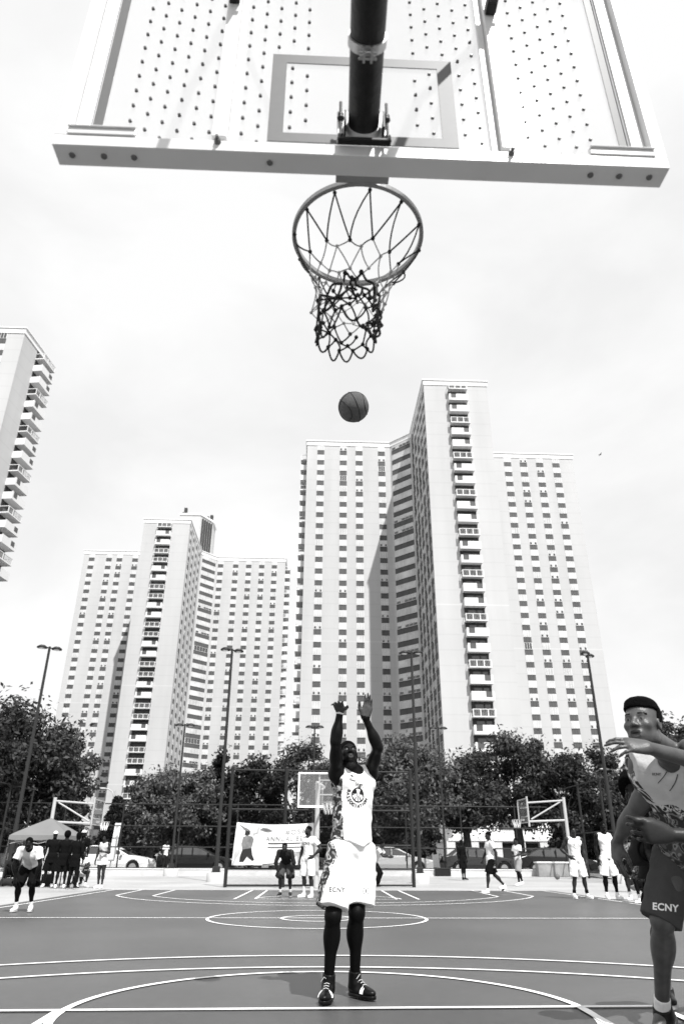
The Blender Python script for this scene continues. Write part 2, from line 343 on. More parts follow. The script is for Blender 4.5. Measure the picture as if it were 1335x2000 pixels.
class Tower:
    def __init__(s, label, base, poly, group='pale brick apartment towers'):
        s.root = thing('apartment_tower', label, 'apartment tower', base, 0, group); s.b = V(*base); s.list = {}
        w = MB(); w.prism(poly, -.02, HT-1.3); w.build('wall', M_brick, s.root)
        # coping: the outline pushed out a little
        n = len(poly); out = []
        for i in range(n):
            p0, p1, p2 = V(*poly[i-1]), V(*poly[i]), V(*poly[(i+1) % n])
            d1 = (p1-p0)/np.linalg.norm(p1-p0); d2 = (p2-p1)/np.linalg.norm(p2-p1)
            n1 = V(d1[1], -d1[0]); n2 = V(d2[1], -d2[0]); k = (n1+n2)/(1+n1@n2); out.append(k)
        c = MB()
        c.prism([V(*poly[i])+out[i]*.12 for i in range(n)], HT-1.3, HT-.25)
        c.prism([V(*poly[i])+out[i]*.3 for i in range(n)], HT-.25, HT)
        c.build('parapet', M_cope, s.root)
    def put(s, kind, me, p, rz):
        s.list.setdefault(kind, []).append((me, V(*p), rz))
    def column(s, P, Q, fx, w=1.5, n=3, top=Z0, rows=31, dark=False):
        """P->Q left to right as seen from outside"""
        P = V(*P); Q = V(*Q); d = (Q-P)/np.linalg.norm(Q-P); rz = math.atan2(d[1], d[0]); q = P+(Q-P)*fx
        for i in range(rows):
            z = top-i*FH
            if z < 2: break
            if not seen((q[0], q[1], z)): continue
            r = random.random(); k = 0 if r < .80 else (1 if r < .97 else 2)
            if i > 14 and random.random() < .3: k = 1
            if dark: k = 2 if r < .75 else 1
            s.put('window', wmesh(w, k, n), (q[0], q[1], z+.01), rz)
            s.put('spandrel_panel', pmesh(w), (q[0], q[1], z-1.14), rz)
    def balconies(s, P, Q, f0, f1, dep=1.3, top=None, rows=31, pattern=('rail', 'left', 'left', 'rail', 'right', 'right'), start=0, zoff=0):
        P = V(*P); Q = V(*Q); L_ = np.linalg.norm(Q-P); d = (Q-P)/L_; rz = math.atan2(d[1], d[0]); w = round(L_*(f1-f0), 2); q = P+(Q-P)*(f0+f1)/2
        top = top or 84.0
        rc = MB(); nn = V(d[1], -d[0])          # back wall strip, balcony shade put into its dark colour, slightly proud
        c = V(q[0], q[1], (top+3+HT-1.3-3)/2)
        for i in range(rows):
            z = top-i*FH
            if z < 2: break
            if not seen((q[0], q[1], z)): continue
            s.put('balcony', bmesh_(w, dep, pattern[(i+start) % len(pattern)]), (q[0], q[1], z), rz)
            s.put('balcony_door', s.door(w), (q[0], q[1], z+.2), rz)
    def door(s, w):
        key = ('d', w)
        if key not in WIN:
            def fn(b):
                b.box(-w/2+.1, w/2-.1, -.06, .05, 0, FH-.2, 0)
                b.box(-w*.3, w*.05, -.09, -.061, .05, 2.0, 1); b.box(w*.12, w*.36, -.09, -.061, .7, 2.0, 1)
            WIN[key] = unit_mesh(fn, 'balcony_door', [M_recess, M_glassD])
        return WIN[key]
    def finish(s):
        for kind, L_ in s.list.items():
            L_.sort(key=lambda t: -((t[1][2]*0)+1/np.linalg.norm(t[1]-CC)))
            for me, p, rz in L_[:100]: inst(me, kind, s.root, p-s.b, rz)
            rest = L_[100:]
            if rest:
                b = MB(); mats = []
                for me, p, rz in rest:
                    c_, s_ = math.cos(rz), math.sin(rz); p = p-s.b
                    for m in me.materials:
                        if m not in mats: mats.append(m)
                    o = len(b.v)
                    for v in me.vertices: b.v.append((p[0]+c_*v.co.x-s_*v.co.y, p[1]+s_*v.co.x+c_*v.co.y, p[2]+v.co.z))
                    for f in me.polygons:
                        b.f.append([i+o for i in f.vertices]); b.m.append(mats.index(me.materials[f.material_index])); b.sm.append(False)
                ob = b.build(kind, mats); ob.parent = s.root; ob['kind'] = 'stuff'
RP6 = ('rail', 'left', 'left', 'rail', 'right', 'right')
# --- right-hand tower
y1, y2, y3 = 139.2, 114.9, 142.6
R = Tower('nearest pale brick tower right of centre with white balconies down its projecting slab', (25, 130, 0),
          [(-2.7, y1), (16.3, y1), (20.6, 134.8), (20.6, y2), (33.3, y2), (33.3, y3), (60.1, y3), (60.1, y3+16), (22, y3+22), (-2.7, y1+16)])
for fx in (.165, .435, .625, .895): R.column((-2.7, y1), (16.3, y1), fx, 1.55)
R.column((16.3, y1), (20.6, 134.8), .52, 5.2, 5)
for fx in (.12, .32, .52, .72, .91): R.column((20.6, 134.8), (20.6, y2), fx, 2.3, 2, dark=True)
for fx in (.415, .555, .70, .845): R.column((33.3, y3), (60.1, y3), fx, 1.65)
R.balconies((20.6, y2), (33.3, y2), .37, .665, 1.25, 84.1)
R.balconies((-2.7, y1+8), (-2.7, y1), .2, .75, 1.4, 83.0, pattern=('rail', 'left', 'right'))
R.finish()
# --- left tower
a1, a2, a3, a4 = 208.0, 183.7, 206.6, 211.6
Lt = Tower('pale brick tower left of centre with a tall bulkhead on its roof', (-42, 205, 0),
           [(-72.9, a1), (-49.2, a1), (-49.2, a2), (-36.2, a2), (-36.2, a3), (-31.8, a4), (-9.95, a4), (-9.95, a4+17), (-35, a4+24), (-72.9, a1+16)])
for fx in (.11, .34, .48, .69): Lt.column((-72.9, a1), (-49.2, a1), fx*.98, 1.7)
for fx in (.12, .36, .6, .84): Lt.column((-36.2, a2), (-36.2, a3), fx, 1.5, 2)
Lt.column((-36.2, a3), (-31.8, a4), .5, 5.4, 5)
for fx in (.055, .275, .465, .655, .84): Lt.column((-31.8, a4), (-9.95, a4), fx, 1.65)
Lt.balconies((-49.2, a2), (-36.2, a2), .31, .62, 1.25, 84.0, pattern=('rail', 'right', 'left', 'rail', 'rail', 'right', 'left', 'rail'))
Lt.balconies((-9.95, a4), (-9.95, a4+9), .1, .55, 1.5, 83.2)
bk = MB(); p0 = G(350, 1002, 98.5); 
yb_ = 219.0; xa, xb = AY(352, 1010, yb_)[0], AY(392, 1010, yb_)[0]; BT = float(AY(372, 1006, yb_)[2])
bk.prism([(xa, yb_), (xb, yb_), (xb+3.5, yb_+6), (xb+3.5, yb_+12), (xa, yb_+12)], HT-.9, BT)
for i in range(5):
    t = .15+i*.17; bk.box(xb-.1+3.5*t, xb+.5+3.5*t, yb_-.25+6*t, yb_+.3+6*t, HT, BT-1, 1)
bk.prism([(xa-.3, yb_-.3), (xb+.2, yb_-.3), (xb+3.9, yb_+5.9), (xb+3.9, yb_+12.3), (xa-.3, yb_+12.3)], BT, BT+.6, 2)
for (x, y, h) in ((xa+1.5, yb_+1, 2.4), (xa+.6, yb_+2.5, 1.4), (xb+2.8, yb_+6, 2.2), (xb+1.6, yb_+5, 1.2)):
    bk.box(x-.5, x+.5, y-.5, y+.5, BT+.6, BT+.6+h, 1)
bk.build('roof_bulkhead', [M_brick, M_recess, M_cope], Lt.root)
Lt.finish()
# --- far-left tower, mostly outside the frame
c1 = (-53.7, 102.8)
T3 = Tower('pale brick tower cut off by the left edge with balconies at its corner', (-62, 112, 0),
           [(-84, 102.8), c1, (-52.5, 111.8), (-53.2, 112.6), (-66, 122), (-84, 122)])
for fx in (.872, .79): T3.column((-84, 102.8), c1, fx, 1.7)
T3.balconies(c1, (-52.5, 111.8), .52, 1.0, 1.7, 83.6, pattern=('rail', 'right', 'right', 'rail', 'left', 'left'))
T3.finish()
# ================= fences, wall, lamps, hoops, street =================
def mat_mesh(name, s=26.0, dens=.2, g=.02):
    """woven wire: diamond pattern of real holes"""
    m = bpy.data.materials.new(name); m.use_nodes = True; t = m.node_tree; b = t.nodes['Principled BSDF']
    b.inputs['Base Color'].default_value = (g, g, g, 1); b.inputs['Roughness'].default_value = .7; b.inputs['Specular IOR Level'].default_value = 0
    co = t.nodes.new('ShaderNodeTexCoord'); sx = t.nodes.new('ShaderNodeSeparateXYZ'); t.links.new(co.outputs['Object'], sx.inputs[0])
    h = t.nodes.new('ShaderNodeMath'); h.operation = 'ADD'; t.links.new(sx.outputs[0], h.inputs[0]); t.links.new(sx.outputs[1], h.inputs[1])
    outs = []
    for sg in (1, -1):
        a = t.nodes.new('ShaderNodeMath'); a.operation = 'MULTIPLY_ADD'; t.links.new(sx.outputs[2], a.inputs[0]); a.inputs[1].default_value = sg; t.links.new(h.outputs[0], a.inputs[2])
        c = t.nodes.new('ShaderNodeMath'); c.operation = 'MULTIPLY'; c.inputs[1].default_value = s; t.links.new(a.outputs[0], c.inputs[0])
        f = t.nodes.new('ShaderNodeMath'); f.operation = 'FRACT'; t.links.new(c.outputs[0], f.inputs[0])
        l = t.nodes.new('ShaderNodeMath'); l.operation = 'LESS_THAN'; l.inputs[1].default_value = dens/2; t.links.new(f.outputs[0], l.inputs[0]); outs.append(l)
    mxx = t.nodes.new('ShaderNodeMath'); mxx.operation = 'MAXIMUM'; t.links.new(outs[0].outputs[0], mxx.inputs[0]); t.links.new(outs[1].outputs[0], mxx.inputs[1])
    t.links.new(mxx.outputs[0], b.inputs['Alpha']); return m
M_wire = mat_mesh('chain_link', 16, .10, .008); M_post = mat('fence_post', .02, .5); M_lamp = mat('lamp_post', .025, .45)
M_wpost = mat('pale_post', .42, .5, .06, 4); M_rim = mat('rim_metal', .30, .4, .1, 8, metal=.2)
def fence(label, a, b, h, step, rails, group='chain link fences', wire_from=0.0, r=.045, z0=0.0, posts=None):
    a = V(*a, 0); b = V(*b, 0); L_ = np.linalg.norm(b-a); d = (b-a)/L_
    th = thing('chain_link_fence', label, 'fence', (a+b)/2, 0, group)
    m = MB(); m.add([a+V(0, 0, z0+wire_from), b+V(0, 0, z0+wire_from), b+V(0, 0, z0+h), a+V(0, 0, z0+h)], [(0, 1, 2, 3)]); m.build('wire_mesh', M_wire, th)
    for z in rails:
        q = MB(); q.cyl(a+V(0, 0, z0+z), b+V(0, 0, z0+z), .028, n=8); q.build('rail', M_post, th)
    for t in (posts if posts else np.arange(0, L_+.01, step)):
        q = MB(); q.cyl(a+d*t+V(0, 0, z0-.02), a+d*t+V(0, 0, z0+h+.04), r, n=10); q.sphere(a+d*t+V(0, 0, z0+h+.05), r*1.15, 8); q.build('post', M_post, th)
    return th
fence('tall black chain link backstop fence right behind the far baseline', (-2.93, 26.5), (3.47, 26.9), 3.72, 3, (.05, .55, 1.28, 2.4, 3.7), r=.062, posts=(0, 1.92, 6.4))
fence('long low black fence standing on the white kerb wall before the cars', (-22, 40.3), (12.8, 41.2), 3.1, 3.0, (.03, 1.0, 2.0, 3.07), z0=.3, r=.04)
fence('tall black side fence running towards the viewer at the right', (13.6, 41.2), (13.0, 12.0), 4.3, 3.2, (.05, 2.0, 4.25), r=.055)
fence('tall black side fence behind the tent at the left edge', (-14.6, 39.8), (-14.2, 14), 4.0, 3.2, (.05, 2.0, 3.95), r=.055)
w = thing('kerb_wall', 'low white concrete wall along the street behind the courts', 'wall', (0, 41, 0))
b = MB(); b.beam((-24, 40.3, .13), (13.3, 41.2, .13), .3, .3); b.build('wall_body', M_conc, w)
b = MB(); b.beam((-24, 40.3, .295), (13.3, 41.2, .295), .36, .035); b.build('coping', M_white, w)

def lamp(label, x, y, h, rot=0.0, base=True, r=.085, head=.5):
    th = thing('light_pole', label, 'light pole', (x, y, 0), rot, 'black court light poles')
    if base:
        b = MB(); b.tube([(0, 0, -.02), (0, 0, .3), (0, 0, .33)], [.36, .36, .33], 20); o = b.build('footing', M_conc); o.parent = th
        b = MB(); b.box(-.17, .17, -.17, .17, .33, .36); b.box(-.13, .13, -.13, .13, .36, .55); o = b.build('base_cover', M_lamp, bevel=.01); o.parent = th
    b = MB(); b.tube([(0, 0, .3 if base else 0), (0, 0, h-.1)], [r, r*.62], 12); o = b.build('pole', M_lamp); o.parent = th
    b = MB(); b.cyl((-head*.35, 0, h-.06), (head*.35, 0, h-.06), .03); b.cyl((0, 0, h-.12), (0, 0, h), .05); o = b.build('cross_arm', M_lamp); o.parent = th
    for s in (-1, 1):
        b = MB(); n = 16; vs = []; pro = [(0, .13), (.06, .12), (.1, .06), (.1, 0)]
        for (dz, f) in ((0, .0), (0, 1.0), (.045, 1.0), (.12, .55), (.13, 0)):
            for k in range(n):
                a = 2*math.pi*k/n; vs.append((s*head*.62+head*.45*f*math.cos(a), .2*f*math.sin(a), h-.1+dz))
        b.add(vs, [(i*n+k, i*n+(k+1) % n, (i+1)*n+(k+1) % n, (i+1)*n+k) for i in range(4) for k in range(n)], 0, True)
        o = b.build('lamp_head', M_lamp); o.parent = th
        b = MB(); b.sphere((s*head*.62, 0, h-.1), .14, 10, 0, (1, .7, .35)); o = b.build('lens', M_glassL); o.parent = th
    return th
lamp('nearest tall black two-headed light pole at the left edge over the tent', -11.85, 31, 9.25, .5)
lamp('tall black two-headed light pole left of the shooter beside the banner', -3.85, 31.5, 9.4, .4)
lamp('tall black two-headed light pole just right of the shooter', 4.27, 31.1, 9.3, -.1)
lamp('tall black two-headed light pole at the right above the player in white', 12.32, 31, 9.3, .9)
lamp('small far black light pole in front of the left tower trees', -7.05, 45.6-6.0, 7.35, 0, r=.07, head=.5)
lamp('small far black light pole directly behind the shooter hands', .0, 42.3, 7.75, 0, base=False, r=.07, head=.5)
lamp('small far black light pole over the broad tree right of the shooter', 7.25, 42.3, 7.75, 0, base=False, r=.07, head=.5)
def cobra(label, x, y, h, dx):
    th = thing('street_lamp', label, 'street lamp', (x, y, 0), 0, 'pale street lamps')
    b = MB(); b.tube([(0, 0, 0), (0, 0, h)], [.10, .07], 10); o = b.build('pole', M_wpost); o.parent = th
    b = MB(); b.tube([(0, 0, h-.5), (dx*.2, 0, h-.1), (dx*.6, 0, h+.12), (dx, 0, h+.15)], .05, 8); o = b.build('arm', M_wpost); o.parent = th
    b = MB(); b.sphere((dx*1.15, 0, h+.14), .32, 12, 0, (1.2, .5, .3)); o = b.build('lamp_head', M_wpost); o.parent = th
cobra('pale curved-arm street lamp beside the small conifer at left', -16.1, 62, 5.6, -.9)
q = AY(1217, 1507, 52); cobra('pale curved-arm street lamp left of the right player head', q[0], 52, q[2], -1.2)
cobra('thin pale street lamp in the middle of the left trees', -13.0, 66, 6.6, .5)
# white sign slab
th = thing('sign_board', 'narrow white upright sign board leaning beside the parked white car', 'sign', (-10.6, 41.8, 0))
b = MB(); b.obox((-10.55, 41.8, 1.55), (.16, 0, 0), (0, .03, 0), (.06, 0, .92)); b.build('panel', M_white, th, bevel=.01)
b = MB(); b.cyl((-10.68, 41.85, 0), (-10.5, 41.85, 2.3), .035); b.build('post', M_wpost, th)
v, f = text_mesh('P', .26); b = MB(); b.add([(-10.51+p[0]*.8, 41.765, 2.25+p[1]*.8) for p in v], f); b.build('lettering', M_dark, th)

# ---- far baseline hoop behind the shooter
def far_board(b, x0, x1, z0, z1, y, t=.07):
    b.box(x0, x1, y, y+.04, z0, z0+t); b.box(x0, x1, y, y+.04, z1-t*.8, z1)
    b.box(x0, x0+t*.8, y, y+.04, z0+t, z1-t*.8); b.box(x1-t*.8, x1, y, y+.04, z0+t, z1-t*.8)
M_clear = bpy.data.materials.new('clear_board'); M_clear.use_nodes = True; t_ = M_clear.node_tree; b_ = t_.nodes['Principled BSDF']
b_.inputs['Base Color'].default_value = (.5, .5, .5, 1); b_.inputs['Alpha'].default_value = .12; b_.inputs['Roughness'].default_value = .15
hp = thing('basketball_hoop', 'far white-framed clear backboard on a white pole partly hidden by the shooter', 'basketball hoop', (.45, 26, 0), 0, 'basketball hoops round the courts')
b = MB(); far_board(b, -.56, 1.38, 2.36, 3.45, 24.6); b.build('frame', M_white, hp)
b = MB(); b.box(-.5, 1.32, 24.61, 24.62, 2.43, 3.39); b.build('board', M_clear, hp)
b = MB()
for x in (.12,): b.box(x, x+.05, 24.66, 24.7, 2.4, 3.4)
b.box(.12, .8, 24.72, 24.76, 3.2, 3.25); b.box(.12, .8, 24.72, 24.76, 2.75, 2.79); b.beam((.25, 24.7, 2.95), (.25, 26.0, 2.4), .06, .06)
b.build('back_bracing', M_wpost, hp)
b = MB(); b.tube([(.1, 26.1, 0), (.1, 26.1, 3.3)], [.09, .08], 14); b.cyl((.1, 26.1, 3.25), (.3, 24.7, 3.0), .05); b.build('pole', M_wpost, hp)
b = MB(); b.tube([(.45+.22*math.cos(a), 24.2+.22*math.sin(a), 2.5) for a in np.linspace(0, 2*math.pi, 25)[:-1]], .012, 6, closed=True); b.box(.33, .57, 24.4, 24.6, 2.42, 2.52); b.build('rim', M_rim, hp)
b = MB()
for k in range(10):
    a0 = 2*math.pi*k/10; a1 = 2*math.pi*(k+.5)/10; a2 = 2*math.pi*(k-.5)/10
    for aa in (a1, a2): b.cyl((.45+.22*math.cos(a0), 24.2+.22*math.sin(a0), 2.5), (.45+.13*math.cos(aa), 24.2+.13*math.sin(aa), 2.15), .008, n=4)
b.build('net', M_white, hp)
def side_hoop(label, x, y, s, h):
    """post at x, goose-neck frame reaching s*2.2 m, board seen edge-on"""
    hp = thing('basketball_hoop', label, 'basketball hoop', (x, y, 0), 0, 'basketball hoops round the courts')
    L_ = s*1.85; b = MB(); b.tube([(x, y, 0), (x, y, h)], [.085, .08], 14); b.build('pole', M_wpost, hp)
    b = MB(); b.cyl((x, y, h-.15), (x+L_, y, h-.27), .042); b.cyl((x, y, h-1.05), (x+L_, y, h-1.12), .048); b.cyl((x+L_*.1, y, h-.22), (x+L_*.93, y, h-1.02), .035)
    b.cyl((x+L_, y, h-1.35), (x+L_, y, h+.02), .05); b.build('arm', M_wpost, hp)
    b = MB(); X = x+L_+s*.22
    for yy in (y-.9, y+.86): b.box(min(X, X+.04*s), max(X, X+.04*s), yy, yy+.04, h-1.2, h-.1)
    for zz in (h-1.2, h-.14): b.box(min(X, X+.04*s), max(X, X+.04*s), y-.86, y+.86, zz, zz+.04)
    for zz in (h-.9, h-.5): b.cyl((x+L_, y, zz), (X, y-.5, zz), .02, n=6); b.cyl((x+L_, y, zz), (X, y+.5, zz), .02, n=6)
    b.build('frame', M_wpost, hp)
    b = MB(); b.box(X+.008, X+.016, y-.86, y+.86, h-1.16, h-.14); b.build('board', M_clear, hp)
    b = MB(); cx = X+s*.38; b.tube([(cx+.22*math.cos(a), y+.22*math.sin(a), h-1.05) for a in np.linspace(0, 2*math.pi, 21)[:-1]], .014, 6, closed=True); b.box(min(X, cx-s*.2), max(X, cx-s*.2), y-.06, y+.06, h-1.1, h-1.0); b.build('rim', M_rim, hp)
    b = MB()
    for k in range(10):
        a0 = 2*math.pi*k/10
        for dk in (.5, -.5):
            aa = 2*math.pi*(k+dk)/10; b.cyl((cx+.22*math.cos(a0), y+.22*math.sin(a0), h-1.05), (cx+.13*math.cos(aa), y+.13*math.sin(aa), h-1.4), .01, n=4)
    b.build('net', M_white, hp)
side_hoop('side court hoop on a white frame rising above the tent', -12.15, 36, 1, 3.36)
side_hoop('side court hoop on a white frame at right behind the walking boy', 12.4, 37, -1, 3.6)

# ---- banner
def banner():
    th = thing('banner', 'large white printed banner tied to the backstop fence with player photo and lettering', 'banner', (-1.35, 26.3, 0))
    tl, tr, br, bl = AY(463, 1606, 26.3), AY(613, 1607, 26.4), AY(612, 1689, 26.4), AY(452, 1690, 26.3)
    def P(u, v, off=0.0):     # u 0..1 left-right, v 0..1 bottom-top
        p = (bl*(1-u)+br*u)*(1-v)+(tl*(1-u)+tr*u)*v
        p = p+V(0, -off-.035*math.sin(u*9+v*3)-.02*math.sin(u*23+2*v), 0); p[2] -= .05*math.sin(math.pi*u)*v*1.3
        return p
    b = MB(); n, m = 48, 20
    vs = [P(i/n, j/m) for j in range(m+1) for i in range(n+1)]
    b.add(vs, [(j*(n+1)+i, j*(n+1)+i+1, (j+1)*(n+1)+i+1, (j+1)*(n+1)+i) for j in range(m) for i in range(n)], 0, True)
    b.build('cloth', mat('banner_cloth', .78, .7, .1, .9), th)
    W_, H_ = 2.75, 1.45
    def flat(v, f, u, w, name, m, off=.012):
        b = MB(); b.add([P(u+p[0]/W_, w+p[1]/H_, off) for p in v], f); b.build(name, m, th)
    mt = mat('banner_print', .22, .7, .2, 20); md = mat('banner_dark_print', .02, .7)
    v, f = text_mesh('#OSAT', .25, 1.25); flat(v, f, .80, .80, 'lettering', mt)
    v, f = text_mesh('ANNUAL BBALL', .24, 1.2); flat([(p[0]*.86, p[1]) for p in v], f, .70, .64, 'lettering', mt)
    def rect(u0, u1, v0, v1, n=14):
        vs = []; 
        for i in range(n+1):
            for q in (v0, v1): vs.append(((u0+(u1-u0)*i/n)*W_, q*H_))
        return vs, [(2*i, 2*i+2, 2*i+3, 2*i+1) for i in range(n)]
    for a in ((.42, .93, .515, .54), (.42, .93, .42, .44)):
        v, f = rect(*a); b = MB(); b.add([P(p[0]/W_, p[1]/H_, .012) for p in v], f); b.build('printed_stripe', md, th)
    v, f = rect(.55, .95, .30, .32); b = MB(); b.add([P(p[0]/W_, p[1]/H_, .012) for p in v], f); b.build('printed_stripe', mat('pale_print', .5, .7), th)
    # printed figure: jersey, shorts, head and limbs as flat printed patches
    def blob(pts, g, name='printed_figure', off=.014):
        b = MB(); c = V(*np.mean(pts, axis=0)); vs = [P(c[0], c[1], off)]+[P(p[0], p[1], off) for p in pts]; k = len(pts)
        b.add(vs, [(0, 1+i, 1+(i+1) % k) for i in range(k)]); b.build(name, g, th)
    g1, g2, g3 = mat('print_grey', .16, .7, .3, 8), md, mat('print_light_grey', .42, .7, .2, 6)
    blob([(.10, .66), (.14, .70), (.21, .69), (.24, .62), (.22, .40), (.11, .36), (.09, .5)], g1)
    blob([(.11, .37), (.22, .41), (.24, .24), (.27, .13), (.25, .10), (.20, .22), (.16, .22), (.14, .08), (.09, .08), (.09, .2)], g2, off=.016)
    blob([(.115, .72), (.12, .82), (.15, .86), (.18, .82), (.185, .74), (.15, .70)], g2)
    blob([(.22, .68), (.25, .75), (.29, .78), (.30, .92), (.28, .93), (.27, .80), (.22, .76)], g3)
    blob([(.02, .30), (.08, .40), (.09, .30), (.04, .12), (.0, .02), (.03, .01)], g3)
    blob([(.03, .97), (.10, .90), (.16, .86), (.17, .80), (.10, .84)], g1)
    blob([(.30, .86), (.38, .82), (.47, .84), (.40, .90), (.34, .91)], g1)
    blob([(.02, .0), (.2, -.0), (.6, .06), (.75, .05), (.6, .02), (.4, -.0), (.2, -.005)], g1)
    for u in (.01, .33, .66, .99):
        b = MB(); b.tube([P(u, .985, .0), P(u, 1.0, .0)+V(0, .12, .10)], .008, 5); b.build('tie', M_black, th)
banner()

# ---- cars
def car(label, x, y, paint, rz=0, L_=4.5, kind=0, group='cars parked along the street'):
    th = thing('parked_car', label, 'car', (x, y, -.018), rz, group)
    h = 1.42 if kind == 0 else 1.72
    def P(b, prof, w, inset, mi=0):   # side profile swept across the width, the upper points leaning in
        n = len(prof); vs = []
        for s in (-1, 1):
            for (px, pz) in prof:
                t = max(0, (pz-.85)/(h-.85)); vs.append((px, s*(w/2-inset*t-.03*(1 if pz < .35 else 0)), pz))
        b.add(vs, [tuple(range(n)), tuple(reversed(range(n, 2*n)))]+[(i, i+n, (i+1) % n+n, (i+1) % n) for i in range(n)], mi, False)
    a = L_/2
    def arch(cx, r=.36, n=8): return [(cx+r*math.cos(t), .34+r*math.sin(t)) for t in np.linspace(0, math.pi, n)]
    f0, r0 = a-.85, -a+.85
    low = [(a-.02, .28), (a, .5), (a-.06, .68), (a-.35, .80), (a-1.15, .93)]
    if kind == 0: top = [(a-1.95, 1.33), (a-2.3, 1.41), (a-3.2, 1.42), (-a+.75, 1.2), (-a+.45, 1.0), (-a+.05, .92)]
    else: top = [(a-1.65, 1.6), (a-2.0, 1.70), (-a+.5, 1.72), (-a+.12, 1.25), (-a+.04, 1.0)]
    prof = [(f0+.45, .25)]+low+top+[(-a, .6), (-a+.05, .3)]+[(r0-.36, .26)]+[p for p in reversed(arch(r0))]+[(r0+.37, .25), (f0-.37, .25)]+[p for p in reversed(arch(f0))]
    b = MB(); P(b, prof, 1.8, .2); o = b.build('body', paint, bevel=.04); o.parent = th
    # side glass: a little proud
    if kind == 0: gp = [(a-1.3, .96), (a-2.0, 1.27), (a-2.35, 1.34), (a-3.15, 1.34), (-a+.85, 1.16), (-a+.6, .98)]
    else: gp = [(a-1.25, 1.0), (a-1.75, 1.53), (a-2.05, 1.61), (-a+.6, 1.62), (-a+.3, 1.24), (-a+.25, 1.02)]
    for s in (-1, 1):
        g = MB(); vs = [(px, s*(.905-.2*max(0, (pz-.85)/(h-.85))), pz) for px, pz in gp]; g.add(vs, [tuple(range(len(gp)))])
        o = g.build('side_window', M_glassD); o.parent = th
    g = MB(); 
    for (p0, p1) in ((low[-1], top[0]), ):
        q = lambda p, s, k: (p[0]+.02, s*k, p[1]+.02)
        g.add([q(p0, -1, .78), q(p0, 1, .78), (p1[0]+.02, .68, p1[1]-.02), (p1[0]+.02, -.68, p1[1]-.02)], [(0, 1, 2, 3)])
    o = g.build('windscreen', M_glassD); o.parent = th
    b = MB()
    for cx in np.linspace(a-2.4, -a+1.4, 2):
        for s in (-1, 1): b.box(cx-.03, cx+.03, s*.88-.03, s*.88+.03, .9, h-.1)
    o = b.build('door_pillar', paint); o.parent = th
    for cx in (f0, r0):
        for s in (-1, 1):
            b = MB(); b.cyl((cx, s*.86, .33), (cx, s*.66, .33), .33, n=20); o = b.build('wheel', M_black); o.parent = th
            b = MB(); b.cyl((cx, s*.87, .33), (cx, s*.84, .33), .2, n=14); q = b.build('rim', M_rim); q.parent = o
    for s in (-1, 1):
        b = MB(); b.obox((a-.14, s*.62, .68), (.12, 0, -.02), (0, .2, 0), (0, 0, .07)); o = b.build('headlight', M_glassL, bevel=.02); o.parent = th
        b = MB(); b.obox((-a+.03, s*.65, .8), (.04, 0, 0), (0, .16, 0), (0, 0, .09)); o = b.build('tail_light', M_rim, bevel=.02); o.parent = th
        b = MB(); b.obox((a-1.5, s*1.0, 1.0), (.06, 0, 0), (0, .1, 0), (0, 0, .07)); o = b.build('mirror', paint, bevel=.02); o.parent = th
P_w = mat('white_car_paint', .78, .25, spec=.8); P_g = mat('grey_car_paint', .035, .3, spec=.35); P_b = mat('black_car_paint', .008, .25, spec=.4); P_s = mat('silver_car_paint', .4, .3, spec=.8)
car('long white parked car behind the narrow white sign board', -11.6, 44.8, P_w, 0, 5.0)
car('white parked car with its tail behind the girl under the conifer', -16.9, 45.2, P_w, 0, 4.4, 1)
car('dark parked car left of the banner under the trees', -6.6, 45.4, P_b, .02, 4.4)
car('grey parked car hidden behind the banner', -1.2, 45.6, P_g, 0, 4.6)
car('silver parked car seen between the shooter and the right backstop post', 4.7, 45.2, P_s, .03, 4.4)
car('grey parked hatchback behind the walking boy in black shorts', 9.7, 45.3, P_g, 0, 4.3)
car('black parked car nearest the right side hoop', 14.3, 45.6, P_b, 0, 4.5)
car('dark parked car at the far right edge behind the players', 19.6, 45.7, P_b, 0, 4.5, 1)

# ---- low building behind the trees on the right
lb_ = thing('low_building', 'low white building with dark windows between pillars behind the right trees', 'building', (17, 66, 0))
M_lw = mat('render_white', .74, .8, .05, .6); x0, x1, Y = 11.2, 22.6, 62.0
b = MB(); b.box(x0, x1, Y+.4, Y+10, -.03, 2.0, 0); b.box(x0+.6, x1-1.5, Y+2.2, Y+9, 2.0, 4.6, 0); b.build('wall', M_lw, lb_)
b = MB(); b.box(x0-.2, x1+.2, Y, Y+10.2, 2.0, 2.2); b.box(x0+.4, x1-1.3, Y+2.0, Y+9.2, 4.6, 4.8); b.build('roof', M_white, lb_)
n = 6; wx = (x1-x0)/n
for i in range(n+1):
    b = MB(); b.box(x0+i*wx-.35, x0+i*wx+.35, Y+.05, Y+.4, -.03, 2.0); b.build('pillar', M_lw, lb_)
for i in range(n):
    b = MB(); b.box(x0+i*wx+.45, x0+(i+1)*wx-.45, Y+.36, Y+.42, .3, 1.85); o = b.build('window', M_black, lb_)
    b = MB(); b.box(x0+i*wx+.5, x0+(i+1)*wx-.5, Y+.33, Y+.355, .35, 1.8); b.build('pane', M_glassD, lb_).parent = o if False else lb_
for i in (0, 2, 3, 5):
    X = x0+1.5+i*1.6; b = MB(); b.box(X, X+1.1, Y+2.15, Y+2.25, 2.9, 3.9); b.build('upper_window', M_panel, lb_)
